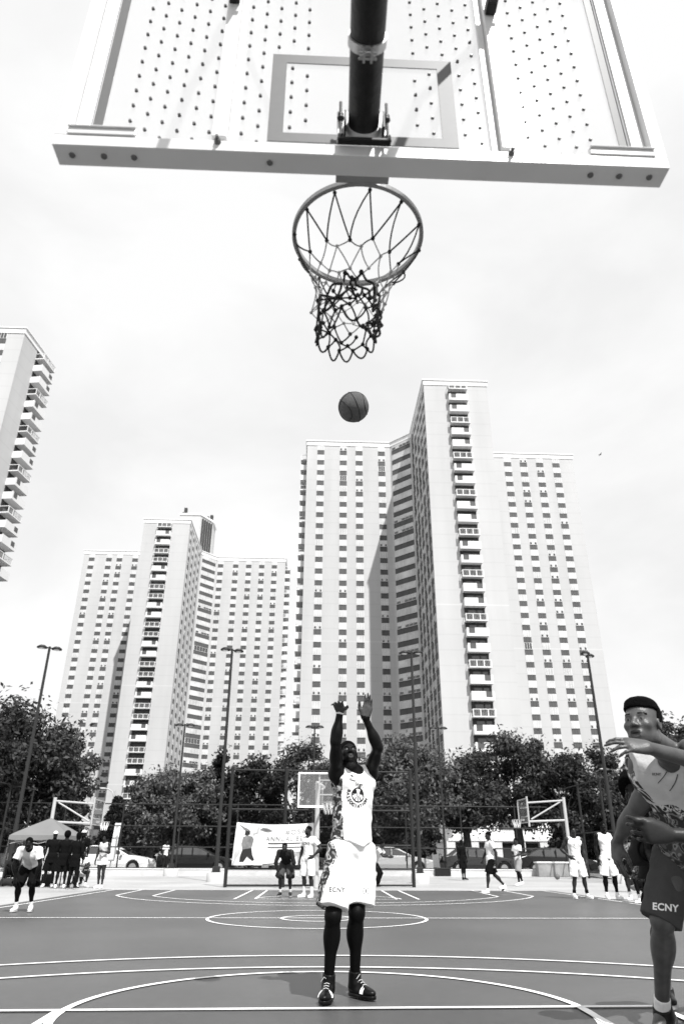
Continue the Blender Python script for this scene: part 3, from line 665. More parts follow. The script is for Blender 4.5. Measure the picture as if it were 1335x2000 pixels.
# concrete block, black bin box, stray ball
th = thing('concrete_barrier', 'short pale concrete barrier behind the player with hand on hip', 'barrier', (10.7, 36.5, 0))
b = MB(); q = G(1052, 1712); q2 = G(1102, 1712); b.box(q[0], q2[0]+.2, q[1], q[1]+.6, -.012, .62); b.build('block', mat('grey_concrete', .26, .85, .2, 3, .3, 40), th, bevel=.03)
b = MB(); b.box(q[0]-.04, q2[0]+.24, q[1]-.04, q[1]+.64, .62, .69); b.build('cap', M_white, th, bevel=.01)
q = G(1088, 1718); th = thing('basketball', 'tiny far basketball lying against the pale concrete barrier', 'basketball', q, 0, 'basketballs')
b = MB(); b.sphere(q+V(0, 0, .12), .12, 16); b.build('cover', mat('ball_far', .12, .6), th)
q = G(865, 1711); th = thing('storage_box', 'small black box lying before the white kerb wall', 'box', q)
b = MB(); b.obox(q+V(0, .2, .17), (.42, .06, 0), (0, .22, 0), (0, 0, .17)); b.build('body', M_black, th, bevel=.02)
b = MB(); b.obox(q+V(0, .2, .355), (.44, .06, 0), (0, .24, 0), (0, 0, .02)); b.build('lid', M_dark, th, bevel=.01)

# ---- tent
def tent():
    cx, cy = -9.32, 27.4; w = .98; th = thing('canopy_tent', 'small grey pop-up canopy tent at left with dark-clothed people under it', 'tent', (cx, cy, 0))
    mt = mat('tent_cloth', .17, .75, .08, 1.5, .1, 30); ez, az = 1.54, 2.12; c0 = [(-w, -w), (w, -w), (w, w), (-w, w)]
    b = MB(); n = 10
    for k in range(4):
        p, q = c0[k], c0[(k+1) % 4]; vs = []
        for j in range(n+1):
            t = j/n
            for i in range(n+1):
                u = i/n; x = (p[0]*(1-u)+q[0]*u)*(1-t); y = (p[1]*(1-u)+q[1]*u)*(1-t)
                z = ez+(az-ez)*(t**.92) - .06*math.sin(math.pi*u)*math.sin(math.pi*min(1, t*1.1+.1))
                vs.append((cx+x, cy+y, z))
        b.add(vs, [(j*(n+1)+i, j*(n+1)+i+1, (j+1)*(n+1)+i+1, (j+1)*(n+1)+i) for j in range(n) for i in range(n)], 0, True)
    b.build('canopy', mt, th)
    b = MB()
    for k in range(4):
        p, q = c0[k], c0[(k+1) % 4]; vs = []; m = 16
        for i in range(m+1):
            u = i/m; x = p[0]*(1-u)+q[0]*u; y = p[1]*(1-u)+q[1]*u
            vs += [(cx+x, cy+y, ez+.003), (cx+x*1.01, cy+y*1.01, ez-.13-.025*abs(math.sin(u*math.pi*3)))]
        b.add(vs, [(2*i, 2*i+1, 2*i+3, 2*i+2) for i in range(m)])
    b.build('valance', mt, th)
    for (x, y) in c0:
        b = MB(); b.box(cx+x*.97-.016, cx+x*.97+.016, cy+y*.97-.016, cy+y*.97+.016, 0, ez); b.build('leg', M_dark, th)
    b = MB()
    for k in range(4):
        p, q = c0[k], c0[(k+1) % 4]
        for (u0, u1) in ((0, .5), (.5, 1)):
            P0 = lambda u, z: (cx+.96*(p[0]*(1-u)+q[0]*u), cy+.96*(p[1]*(1-u)+q[1]*u), z)
            b.cyl(P0(u0, 1.50), P0(u1, 1.28), .01, n=5); b.cyl(P0(u0, 1.28), P0(u1, 1.50), .01, n=5)
    b.build('truss', M_wpost, th)
tent()
# cooler, bags, chair under the tent
q = G(88, 1731); th = thing('drinks_cooler', 'dark square cooler with a white lid under the tent', 'cooler', q)
b = MB(); b.box(q[0]-.17, q[0]+.17, q[1], q[1]+.3, 0, .36); b.build('body', M_black, th, bevel=.02)
b = MB(); b.box(q[0]-.18, q[0]+.18, q[1]-.01, q[1]+.31, .36, .42); b.build('lid', M_white, th, bevel=.015)
b = MB(); b.tube([(q[0]-.17, q[1]+.15, .3), (q[0]-.2, q[1]+.15, .46), (q[0]+.2, q[1]+.15, .46), (q[0]+.17, q[1]+.15, .3)], .012, 6); b.build('handle', M_wpost, th)
def bag(label, x, y, s, g, k):
    q = G(x, y); th = thing('sports_bag', label, 'bag', q, k, 'bags on the ground by the tent')
    b = MB(); n = 14; m = 8; vs = []
    for i in range(m+1):
        t = -1+2*i/m; rr = (1-abs(t)**5)**.5 if abs(t) < 1 else 0.02
        for a in np.linspace(0, 2*math.pi, n, endpoint=False):
            vs.append((s*1.3*t, s*.62*rr*math.cos(a)*(1+.1*math.sin(3*a+t*4)), s*.55+s*.55*rr*math.sin(a)*(1+.08*math.sin(5*t+a))))
    b.add(vs, [(i*n+j, i*n+(j+1) % n, (i+1)*n+(j+1) % n, (i+1)*n+j) for i in range(m) for j in range(n)], 0, True)
    o = b.build('body', mat('bag_cloth', g, .8, .3, 8)); o.parent = th
    b = MB(); b.tube([(-s*.5, -s*.3, s*.9), (-s*.25, -s*.2, s*1.45), (s*.25, -s*.2, s*1.45), (s*.5, -s*.3, s*.9)], s*.05, 6); o = b.build('handle', M_black); o.parent = th
bag('black duffel bag on the ground left of the bending player', 14, 1731, .22, .02, .2)
bag('dark duffel bag between the bending player and the cooler', 66, 1732, .2, .03, -.3)
bag('grey sports bag at the far left edge by the bags', 5, 1726, .2, .2, .9)
bag('white towel bag behind the knees of the bending player', 34, 1727, .15, .5, .5)
def chair(label, x, y, rz):
    q = G(x, y); th = thing('folding_chair', label, 'chair', q, rz, 'folding chairs by the tent')
    for s in (-1, 1):
        for (p0, p1) in (((s*.2, -.2, 0), (s*.2, .18, .62)), ((s*.2, .2, 0), (s*.2, -.18, .4))):
            b = MB(); b.cyl(p0, p1, .012, n=6); o = b.build('leg', M_dark); o.parent = th
    b = MB(); b.box(-.2, .2, -.19, .17, .36, .39); o = b.build('seat', M_black, bevel=.01); o.parent = th
    b = MB(); b.box(-.2, .2, .15, .18, .5, .74); o = b.build('backrest', M_black, bevel=.01); o.parent = th
chair('black folding chair at the right leg of the tent', 153, 1732, -.5)
chair('black folding chair at the far left edge among bags', 25, 1722, .4)

# ---- bird
q = DP(1171, 888, 110); th = thing('bird', 'tiny dark bird flying in the sky right of the tallest tower', 'bird', q)
b = MB(); b.sphere(q, .07, 10, 0, (2.6, 1, .8)); b.sphere(q+V(.17, 0, .02), .05, 8)
b.add([q+V(.05, 0, .02), q+V(.12, -.35, .10), q+V(-.02, -.6, .05), q+V(-.1, -.02, .02)], [(0, 1, 2, 3)]); b.add([q+V(.05, 0, .02), q+V(.12, .35, .10), q+V(-.02, .6, .05), q+V(-.1, .02, .02)], [(0, 1, 2, 3)])
b.add([q+V(-.15, -.02, 0), q+V(-.3, -.07, 0), q+V(-.3, .07, 0), q+V(-.15, .02, 0)], [(0, 1, 2, 3)]); b.build('body', M_black, th)

# ================= trees =================
def mat_leaf(name, g):
    m = bpy.data.materials.new(name); m.use_nodes = True; t = m.node_tree; b = t.nodes['Principled BSDF']
    geo = t.nodes.new('ShaderNodeNewGeometry'); r = t.nodes.new('ShaderNodeMapRange')
    r.inputs['To Min'].default_value = g*.55; r.inputs['To Max'].default_value = g*1.6
    t.links.new(geo.outputs['Random Per Island'], r.inputs['Value']); t.links.new(r.outputs[0], b.inputs['Base Color'])
    b.inputs['Roughness'].default_value = .5; b.inputs['Specular IOR Level'].default_value = .25
    tr = t.nodes.new('ShaderNodeBsdfTranslucent'); tr.inputs['Color'].default_value = (g*1.2, g*1.2, g*1.2, 1)
    mx = t.nodes.new('ShaderNodeMixShader'); mx.inputs[0].default_value = .25; out = t.nodes['Material Output']
    t.links.new(b.outputs[0], mx.inputs[1]); t.links.new(tr.outputs[0], mx.inputs[2]); t.links.new(mx.outputs[0], out.inputs['Surface']); return m
M_leafD, M_leafM, M_leafL = mat_leaf('dark_leaves', .015), mat_leaf('mid_leaves', .042), mat_leaf('pale_leaves', .085)
M_bark = mat('bark', .06, .9, .4, 6, .6, 20)
def leaves(centres, radii, n, size, rng):
    """n leaf faces in clumps around the given clump centres"""
    k = rng.integers(0, len(centres), n); d = rng.normal(size=(n, 3)); d /= np.linalg.norm(d, axis=1)[:, None]
    rr = radii[k]*(rng.random(n)**.45); P = centres[k]+d*rr[:, None]*V(1, 1, .72)
    nrm = d*.7+rng.normal(size=(n, 3))*.55+V(0, 0, .45); nrm /= np.linalg.norm(nrm, axis=1)[:, None]
    a = rng.normal(size=(n, 3)); a -= nrm*np.sum(a*nrm, axis=1)[:, None]; a /= np.linalg.norm(a, axis=1)[:, None]; c = np.cross(nrm, a)
    s = size*(.6+.8*rng.random(n))[:, None]
    vs = np.stack([P-a*s, P-c*s*.45+nrm*s*.1, P+a*s, P+c*s*.45+nrm*s*.1], 1).reshape(-1, 3)
    return vs
def leaf_object(name, vs, m, parent):
    me = bpy.data.meshes.new(name); nq = len(vs)//4; me.vertices.add(len(vs)); me.vertices.foreach_set('co', (vs-np.array(parent.location)).ravel())
    me.loops.add(nq*4); me.loops.foreach_set('vertex_index', np.arange(nq*4)); me.polygons.add(nq); me.polygons.foreach_set('loop_start', np.arange(0, nq*4, 4)); me.polygons.foreach_set('loop_total', np.full(nq, 4))
    me.materials.append(m); me.update(calc_edges=True); me.validate(); o = bpy.data.objects.new(name, me); COL.objects.link(o); o.parent = parent; return o
def tree(label, px, ytop, hw, Y, ybot, m, n=9000, size=.12, seed=1, density=1.0, group='trees behind the courts', cat='tree', name='leafy_tree', sparse=0.0):
    """px: middle, ytop/ybot: crown top and bottom, hw: half width (photo scale) at distance Y"""
    rng = np.random.default_rng(seed); t = AY(px, ytop, Y); bt = AY(px, ybot, Y); e = AY(px+hw, (ytop+ybot)/2, Y); c0 = AY(px, (ytop+ybot)/2, Y)
    W_ = abs(e[0]-c0[0])*1.14; n = int(n*1.35); H_ = (t[2]-bt[2])/2; C_ = V(c0[0], Y, (t[2]+bt[2])/2); base = V((t[0]+bt[0])/2, Y, -.03)
    th = thing(name, label, cat, base, 0, group)
    # clumps on an uneven shell
    nc = 54; cs = []; rs = []
    for i in range(nc):
        u = rng.random()*2-1; a = rng.random()*2*math.pi; q = math.sqrt(1-u*u); r = (.45+.5*rng.random()**.6)
        p = C_+V(q*math.cos(a)*W_*r, q*math.sin(a)*W_*.85*r, u*H_*r*(1.0 if u > 0 else .9))
        cs.append(p); rs.append((.16+.16*rng.random())*min(W_, H_)*1.25)
    cs = np.array(cs); rs = np.array(rs)
    b = MB(); r0 = .035*H_*2+.08; br = V(base[0], Y, C_[2]-H_*.55)
    b.tube([base, base+(br-base)*.5+V(.1*rng.normal(), .1*rng.normal(), 0), br], [r0*1.25, r0, r0*.8], 9)
    for i in range(0, nc, 3):
        mid = br*.45+cs[i]*.55+rng.normal(size=3)*.15; b.tube([br-V(0, 0, .1), mid, cs[i]], [r0*.42, r0*.2, r0*.07], 6, cap=False)
    b.build('trunk', M_bark, th)
    vs = leaves(cs, rs, int(n*density), size, rng)
    ex = leaves(cs+(cs-C_)*.18, rs*1.3, int(n*.12), size, rng)
    leaf_object('crown', np.concatenate([vs, ex]), m, th); return th
tree('big dark leafy tree filling the left edge', 15, 1375, 120, 44, 1660, M_leafM, 17000, .15, 1)
tree('rounded leafy tree stepping down right of the left-edge tree', 104, 1440, 68, 46, 1670, M_leafM, 13000, .14, 2)
tree('dark tree between the left-edge tree and the tower foot', -60, 1440, 70, 37, 1690, M_leafD, 9000, .15, 31)
tree('pale airy tree at the foot of the left tower', 300, 1512, 62, 52, 1680, M_leafL, 9000, .13, 3)
tree('pale airy tree just left of the darkest tree', 362, 1500, 60, 55, 1690, M_leafL, 9000, .14, 4)
tree('very dark dense tree left of the banner fence post', 432, 1468, 52, 57, 1690, M_leafD, 10000, .15, 5)
tree('very dark tree above the banner', 500, 1485, 55, 57, 1690, M_leafD, 10000, .15, 6)
tree('thin pale tree right behind the far backboard', 590, 1445, 66, 60, 1690, M_leafM, 9000, .14, 7)
tree('leafy tree hidden behind the shooter', 680, 1470, 60, 55, 1690, M_leafM, 8000, .14, 8)
tree('broad sunlit tree right of the shooter', 790, 1448, 88, 47, 1665, M_leafL, 16000, .13, 9)
tree('dark rounded tree above the walking boy', 905, 1480, 60, 50, 1650, M_leafM, 10000, .14, 10)
tree('tall rounded tree before the right balcony stack', 1000, 1428, 82, 52, 1630, M_leafM, 14000, .14, 11)
tree('leafy tree above the right side hoop', 1095, 1468, 62, 50, 1640, M_leafM, 10000, .14, 12)
tree('leafy tree beside the right light pole', 1170, 1455, 55, 53, 1680, M_leafM, 9000, .14, 13)
tree('leafy tree between the right light pole and the right player', 1240, 1488, 60, 48, 1690, M_leafM, 9000, .13, 14)
tree('taller tree peeping over the shoulder of the right player', 1330, 1405, 60, 58, 1690, M_leafM, 9000, .16, 15)
# conifer
q = AY(214, 1690, 47); th = thing('conifer', 'small dark conifer left of the white parked car', 'conifer', (q[0], 47, -.03), 0, None)
rng = np.random.default_rng(5); top = AY(222, 1560, 47)[2]; cs = []; rs = []
for i in range(70):
    t = (i+.5)/70; r = (1-t)*1.35+.08; a = i*2.4; cs.append(V(q[0]+r*.7*math.cos(a), 47+r*.7*math.sin(a), .35+(top-.3)*t)); rs.append(.2+.38*(1-t))
leaf_object('crown', leaves(np.array(cs), np.array(rs), 9000, .13, rng), M_leafD, th)
b = MB(); b.tube([(q[0], 47, -.03), (q[0], 47, top-.1)], [.14, .03], 8); b.build('trunk', M_bark, th)
# shrubs and understorey along the far pavement
k = 0
SH = ['low dark hedge shrub behind the tent', 'dark shrub behind the girl under the street lamp', 'dark shrub behind the white parked car', 'dark shrub right of the white sign board', 'dark shrub behind the left end of the banner', 'dark shrub behind the middle of the banner', 'dark shrub hidden behind the shooter legs', 'dark shrub behind the silver parked car', 'dark shrub left of the low white building', 'dark shrub behind the right hoop post', 'dark shrub behind the player with hand on hip', 'dark shrub behind the second white player', 'dark shrub at the far right edge', 'dark hedge at the left edge behind the bags']
for i, x in enumerate((120, 195, 262, 345, 425, 505, 610, 700, 790, 1120, 1180, 1240, 1310, 20)):
    tree(SH[i], x, 1590 if x not in (195,) else 1650, 55 if x != 195 else 25, 58.5, 1698, M_leafD if i % 3 else M_leafM, 6500, .16, 40+i, group='dark shrubs under the trees', cat='shrub', name='shrub')
# ================= near hoop =================
hoop = thing('basketball_hoop', 'large white perforated backboard overhead seen from behind with rim and net', 'basketball hoop', (0, -1.6, 0), 0, 'basketball hoops round the courts')
M_alu = mat('white_aluminium', .60, .35, .05, 5, .03, 60, metal=.0, spec=.6); M_screw = mat('screw', .12, .4)
M_pole = mat('black_arm_paint', .018, .42, .5, 14, .25, 30); M_steel = mat('galvanised_steel', .45, .35, .15, 20, metal=.6)
Yb, Yf = 1.15, 1.222
def M_sheet_():
    m = bpy.data.materials.new('frosted_sheet'); m.use_nodes = True; t = m.node_tree; t.nodes.remove(t.nodes['Principled BSDF']); out = t.nodes['Material Output']
    tr = t.nodes.new('ShaderNodeBsdfTransparent'); tl = t.nodes.new('ShaderNodeBsdfTranslucent'); df = t.nodes.new('ShaderNodeBsdfDiffuse'); gl = t.nodes.new('ShaderNodeBsdfGlossy')
    tr.inputs[0].default_value = (1, 1, 1, 1); tl.inputs[0].default_value = (.85, .85, .85, 1); df.inputs[0].default_value = (.8, .8, .8, 1); gl.inputs['Roughness'].default_value = .06; gl.inputs[0].default_value = (1, 1, 1, 1)
    a = t.nodes.new('ShaderNodeMixShader'); a.inputs[0].default_value = .45; t.links.new(tl.outputs[0], a.inputs[1]); t.links.new(df.outputs[0], a.inputs[2])
    c = t.nodes.new('ShaderNodeMixShader'); c.inputs[0].default_value = .10; t.links.new(tr.outputs[0], c.inputs[1]); t.links.new(a.outputs[0], c.inputs[2])
    e = t.nodes.new('ShaderNodeMixShader'); e.inputs[0].default_value = .035; t.links.new(c.outputs[0], e.inputs[1]); t.links.new(gl.outputs[0], e.inputs[2])
    t.links.new(e.outputs[0], out.inputs['Surface']); return m
M_sheet = M_sheet_(); M_band = mat('grey_band', .12, .5, .04, 30)
top = 3.99
b = MB(); b.box(-.86, .86, 1.196, 1.202, 2.945, top-.04, 0)
def studs():
    for i in range(13):
        for sgn in (-1, 1):
            x = .187+.05*i
            if sgn > 0: x = .172+.0507*i
            if x > .75 or .40 < x < .475: continue
            odd = (i % 2 == 0)
            z = 3.033 if odd else 2.996
            while z < top-.1:
                inside = x < .31 and 2.99 < z < 3.46
                band = (x > .243 and inside) or (x < .31 and (z < 3.06 or 3.385 < z < 3.46))
                if not band and not (x > .735 and z < 3.05) and not (x > .735 and z < 3.07):
                    b.tube([(sgn*x, 1.1955, z+.0), (sgn*x, 1.1875, z+.0)], [.0060, .0046], 8, 1)
                z += .0752
studs(); b.build('perforated_sheet', [M_sheet, M_screw], hoop)
# painted stripe along the side edges and the target square (on the sheet's front, seen through it from behind)
for s in (-1, 1):
    q = MB(); q.box(s*.8345-.0145, s*.8345+.0145, 1.1925, 1.1955, 3.0, top-.05); q.build('edge_stripe', M_band, hoop)
q = MB(); q.box(-.305, .300, 1.1925, 1.1955, 3.005, 3.047); q.box(-.305, .300, 1.1925, 1.1955, 3.402, 3.446); q.box(-.305, -.257, 1.1925, 1.1955, 3.047, 3.402); q.box(.250, .300, 1.1925, 1.1955, 3.047, 3.402); q.build('target_square', M_band, hoop)
q = MB(); q.box(-.935, .935, Yb, Yf, 2.895, 2.940); q.box(-.93, .93, Yb+.02, Yb+.028, 2.940, 2.965); q.build('bottom_rail', M_alu, hoop, bevel=.002)
q = MB(); q.box(-.935, .935, Yb, Yf, top-.05, top); q.build('top_rail', M_alu, hoop, bevel=.002)
for s in (-1, 1):
    q = MB(); a0, a1 = sorted((s*.895, s*.935)); q.box(a0, a1, Yb, Yf, 2.941, top-.051); a0, a1 = sorted((s*.850, s*.8945)); q.box(a0, a1, 1.178, 1.19, 2.967, top-.051)
    q.build('side_rail', M_alu, hoop, bevel=.002)
    q = MB(); a0, a1 = sorted((s*.694, s*.898)); q.box(a0, a1, Yb-.005, Yb+.012, 2.942, 2.972); q.box(a0, a1, Yb-.013, Yb-.0055, 2.966, 2.972); q.build('corner_bracket', M_alu, hoop, bevel=.003)
    q = MB(); a0, a1 = sorted((s*.425, s*.470)); q.box(a0, a1, 1.155, 1.19, 2.968, top-.051); a0, a1 = sorted((s*.40, s*.4245)); q.box(a0, a1, 1.18, 1.19, 2.968, top-.051); q.build('stiffener', M_alu, hoop, bevel=.002)
for x in (-.885, -.79, -.70, -.29, .70, .79, .885):
    q = MB(); z = 2.895; q.tube([(x, 1.185, z), (x, 1.185, z-.005)], [.010, .008], 10); q.build('screw', M_screw, hoop)
for x in (-.447, .447):
    q = MB(); q.tube([(x, 1.15, 2.93), (x, 1.136, 2.93)], [.011, .009], 6); q.cyl((x, 1.15, 2.93), (x, 1.125, 2.93), .005); q.build('bolt', M_screw, hoop)
# arm back to the post behind the viewer
q = MB(); q.tube([(-.007, 1.138, 3.003), (-.03, .2, 3.003), (-.10, -1.6, 3.003)], [.047, .050, .055], 28); q.build('support_arm', M_pole, hoop)
q = MB(); q.tube([(-.1, -1.6, 0), (-.1, -1.6, 3.2)], [.075, .07], 24); q.tube([(-.1, -1.6, -.01), (-.1, -1.6, .03)], [.2, .2], 24); q.build('post', M_pole, hoop)
cl = AY(718, 97, .86); q = MB(); yc = .875; x0 = -.0135; zc = 3.003
q.tube([(x0, yc-.013, zc), (x0, yc+.013, zc)], [.0535, .0535], 28)
for s in (-1, 1): q.obox((x0+s*.010, yc, zc-.066), (.003, 0, 0), (0, .013, 0), (0, 0, .018))
for dy in (-.008, .009): q.cyl((x0-.025, yc+dy, zc-.070), (x0+.025, yc+dy, zc-.070), .0035, n=8)
for s in (-1, 1): q.cyl((x0+s*.014, yc, zc-.07), (x0+s*.022, yc, zc-.07), .007, n=6)
q.build('clamp_band', M_steel, hoop)
# braces: from high on the arm out to the stiffeners
for s in (-1, 1):
    e = V(s*.447, 1.15, 3.66); q = MB(); q.tube([e+V(0, -.03, .03), e+V(-s*.07, -.45, .28), V(s*.05, -1.5, 3.15)], .018, 10); q.build('brace', M_pole, hoop)
    q = MB(); q.box(e[0]-.018, e[0]+.018, 1.07, 1.154, 3.655, 3.70); q.obox(e+V(0, -.06, .05), (.013, 0, 0), (0, .02, .03), (0, -.03, .045)); q.cyl(e+V(-.035, -.05, .02), e+V(.035, -.05, .02), .008, n=8); q.build('brace_clevis', M_pole, hoop, bevel=.003)
# mounting bracket, U-bolts
q = MB(); q.box(-.088, .076, 1.139, 1.149, 2.945, 3.085); q.build('mounting_plate', M_alu, hoop, bevel=.004)
for s in (-1, 1):
    q = MB(); q.obox((s*.058-.006, 1.115, 2.985), (.003, 0, 0), (0, .022, -.004), (0, .0, .035))
    for (yy, z0, z1) in ((1.118, 2.925, 3.0), (1.128, 3.035, 3.11)):
        xx = s*.071-.006; q.cyl((xx, yy, z0), (xx, yy, z1), .0045, n=8); q.cyl((xx, yy, z0+.008), (xx, yy, z0+.018), .0095, n=6); q.cyl((xx, yy, z0-.004), (xx, yy, z0+.003), .011, n=8)
    q.build('u_bolt', M_dark, hoop)
q = MB(); q.box(-.086, .074, 1.108, 1.130, 2.912, 2.926); q.build('clamp_bar', M_black, hoop, bevel=.004)
q = MB(); q.tube([(-.007, 1.122, 3.003), (-.007, 1.1385, 3.003)], [.050, .054], 24); q.build('arm_collar', M_alu, hoop)
# rim
rc = V(.004, 1.600, 3.045); rr = .2335; q = MB(); n = 72; vs = []
prof = [(-.0075, -.010), (.0075, -.010), (.0075, .010), (-.0075, .010)]
for i in range(n):
    a = 2*math.pi*i/n
    for (dr, dz) in prof: vs.append((rc[0]+(rr+dr)*math.cos(a), rc[1]+(rr+dr)*math.sin(a), rc[2]+dz))
q.add(vs, [(i*4+k, i*4+(k+1) % 4, ((i+1) % n)*4+(k+1) % 4, ((i+1) % n)*4+k) for i in range(n) for k in range(4)], 0, False)
q.box(-.085, .093, 1.223, 1.362, 3.036, 3.044)
0 and q.add([(.075, 1.229, 2.985), (.081, 1.229, 2.985), (.081, 1.36, 3.03), (.075, 1.36, 3.03), (.075, 1.229, 3.03), (.081, 1.229, 3.03)], [(0, 3, 4), (1, 5, 2), (0, 1, 2, 3)])
rim = q.build('rim', M_rim, hoop, bevel=.002)
# net
rg = np.random.default_rng(3); NN = 12; dk = MB(); lt = MB()
rows = [(.160, 2.885, 0), (.143, 2.835, 0), (.130, 2.785, 0), (.120, 2.735, 0), (.113, 2.695, 0), (.109, 2.660, 0), (.106, 2.625, 0), (.102, 2.597, 0)]
cen = lambda z: V(-.035*(3.045-z)/.5, 1.60, 0)
def knot(i, j):
    r, z, _ = rows[i]; a = 2*math.pi*(j+(.5 if i % 2 == 0 else 0))/NN+.12+.18*i*.12
    g = np.random.default_rng(100*i+j % NN); r = r*(1+(.05 if i < 2 else .13)*g.normal())*(1 if i < 4 else .92); p = cen(z)+V(r*math.cos(a), r*math.sin(a), z+(.008 if i < 2 else .013)*g.normal()); 
    return p
def cord(mb, a, b, r, sag=.008, mid=None):
    m = (a+b)/2+V(rg.normal()*sag, rg.normal()*sag, -abs(rg.normal())*sag)
    pts = [a*(1-t)**2+2*m*t*(1-t)+b*t*t for t in np.linspace(0, 1, 6)]; mb.tube(pts, r, 6, cap=False)
hk = MB()
for j in range(NN):
    a = 2*math.pi*j/NN+.12; h = V(rc[0]+(rr-.002)*math.cos(a), rc[1]+(rr-.002)*math.sin(a), 3.03)
    hk.tube([h+V(0, 0, .01), h+V(.004*math.sin(a), -.004*math.cos(a), -.012), h+V(0, 0, -.014), h+V(-.004*math.sin(a), .004*math.cos(a), -.004)], .0028, 6)
    h = h-V(0, 0, .012); dk.sphere(h, .0075, 8)
    cord(dk, h, knot(0, j), .0030, .012); cord(dk, h, knot(0, j-1), .0030, .012)
for i in range(len(rows)-1):
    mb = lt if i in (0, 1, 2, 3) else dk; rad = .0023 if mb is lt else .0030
    for j in range(NN):
        p = knot(i, j); mk = dk if i in (0,) else mb; mk.sphere(p, .0065 if mk is lt else .0078, 8)
        if i % 2 == 0: nb = (j, j+1)
        else: nb = (j-1, j)
        for q2 in nb:
            if i in (2, 4, 5) and rg.random() < .16: continue
            cord(mb if not (i == 0 and rg.random() < .35) else dk, p, knot(i+1, q2), rad, .006)
last = len(rows)-1
for j in range(NN):
    p = knot(last, j); dk.sphere(p, .0075, 8); p2 = knot(last, j+1); m = (p+p2)/2+V(0, 0, -.040-.03*rg.random())+(p-cen(p[2]))*V(.12, .12, 0)
    pts = [p, p*.55+m*.45+V(0, 0, -.012), m, p2*.55+m*.45+V(0, 0, -.012), p2]
    dk.tube([sum(c*w_ for c, w_ in zip(pts, ((1-t)**4, 4*t*(1-t)**3, 6*t*t*(1-t)**2, 4*t**3*(1-t), t**4))) for t in np.linspace(0, 1, 9)], .0034, 6, cap=False)
# tangled loops caught on the near side
def curl(pix, r=.0042, Y=1.49):
    pts = [AY(540+x/3.922, 330+y/3.922, Y+.012*math.sin(i*1.7)) for i, (x, y) in enumerate(pix)]; out = []
    for i in range(len(pts)-1):
        p0 = pts[max(i-1, 0)]; p1 = pts[i]; p2 = pts[i+1]; p3 = pts[min(i+2, len(pts)-1)]
        for t in np.linspace(0, 1, 5)[:-1]: out.append(.5*((2*p1)+(-p0+p2)*t+(2*p0-5*p1+4*p2-p3)*t*t+(-p0+3*p1-3*p2+p3)*t**3))
    out.append(pts[-1]); dk.tube(out, r, 7)
curl([(520, 795), (515, 850), (500, 880), (430, 885), (395, 950), (385, 985), (450, 990), (485, 930), (500, 870)])
curl([(525, 795), (540, 800), (560, 830), (600, 840), (635, 815), (650, 785), (685, 850), (740, 880), (750, 960), (715, 990), (705, 930), (660, 910), (610, 890), (600, 855), (565, 860), (575, 900), (615, 930)])
curl([(335, 965), (390, 975), (460, 985), (540, 930), (570, 915), (600, 970), (640, 965), (655, 915), (630, 900)])
curl([(335, 965), (320, 1080), (330, 1200), (300, 1330)]); curl([(385, 985), (370, 1080), (410, 1060), (455, 990)])
curl([(745, 880), (745, 1010), (735, 1090), (770, 1060), (800, 1140), (745, 1180), (690, 1180)]); curl([(770, 960), (790, 975), (775, 1050), (765, 1160), (790, 1260), (760, 1285), (720, 1270)])
for p in ((525, 797), (648, 790), (575, 835), (460, 985), (360, 1085), (715, 985), (765, 1050), (745, 1180)): dk.sphere(AY(540+p[0]/3.922, 330+p[1]/3.922, 1.49), .009, 8)
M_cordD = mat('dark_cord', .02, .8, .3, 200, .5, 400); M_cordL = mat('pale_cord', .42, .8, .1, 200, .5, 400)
net = MB(); 
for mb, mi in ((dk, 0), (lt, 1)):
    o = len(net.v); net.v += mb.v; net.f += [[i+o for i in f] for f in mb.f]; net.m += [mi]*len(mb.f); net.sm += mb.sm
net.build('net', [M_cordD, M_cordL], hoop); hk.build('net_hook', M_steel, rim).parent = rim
# ================= ball in flight =================
bc = DP(690, 795, 5.5); R_ = .12
ball = thing('basketball', 'basketball in flight between the net and the shooter', 'basketball', bc, 0, 'basketballs')
q = MB(); q.sphere(V(0, 0, 0), R_, 48); mbx = mat('ball_leather', .085, .55, .12, 30, .5, 420); o = q.build('cover', mbx); o.parent = ball
A1 = Matrix.Rotation(math.radians(-24), 4, 'Y')@Matrix.Rotation(math.radians(-38), 4, 'X'); A1 = np.array(A1)[:3, :3]
q = MB()
def seam(fn, n=64): q.tube([A1@(fn(2*math.pi*i/n)/np.linalg.norm(fn(2*math.pi*i/n))*(R_+.0003)) for i in range(n)], .0030, 6, closed=True)
seam(lambda t: V(math.cos(t), math.sin(t), 0)); seam(lambda t: V(0, math.cos(t), math.sin(t)))
for s in (-1, 1): seam(lambda t: V(s*(.62+.18*math.cos(2*t)), math.cos(t)*.8, math.sin(t)*.8))
o = q.build('seam', M_black); o.parent = ball
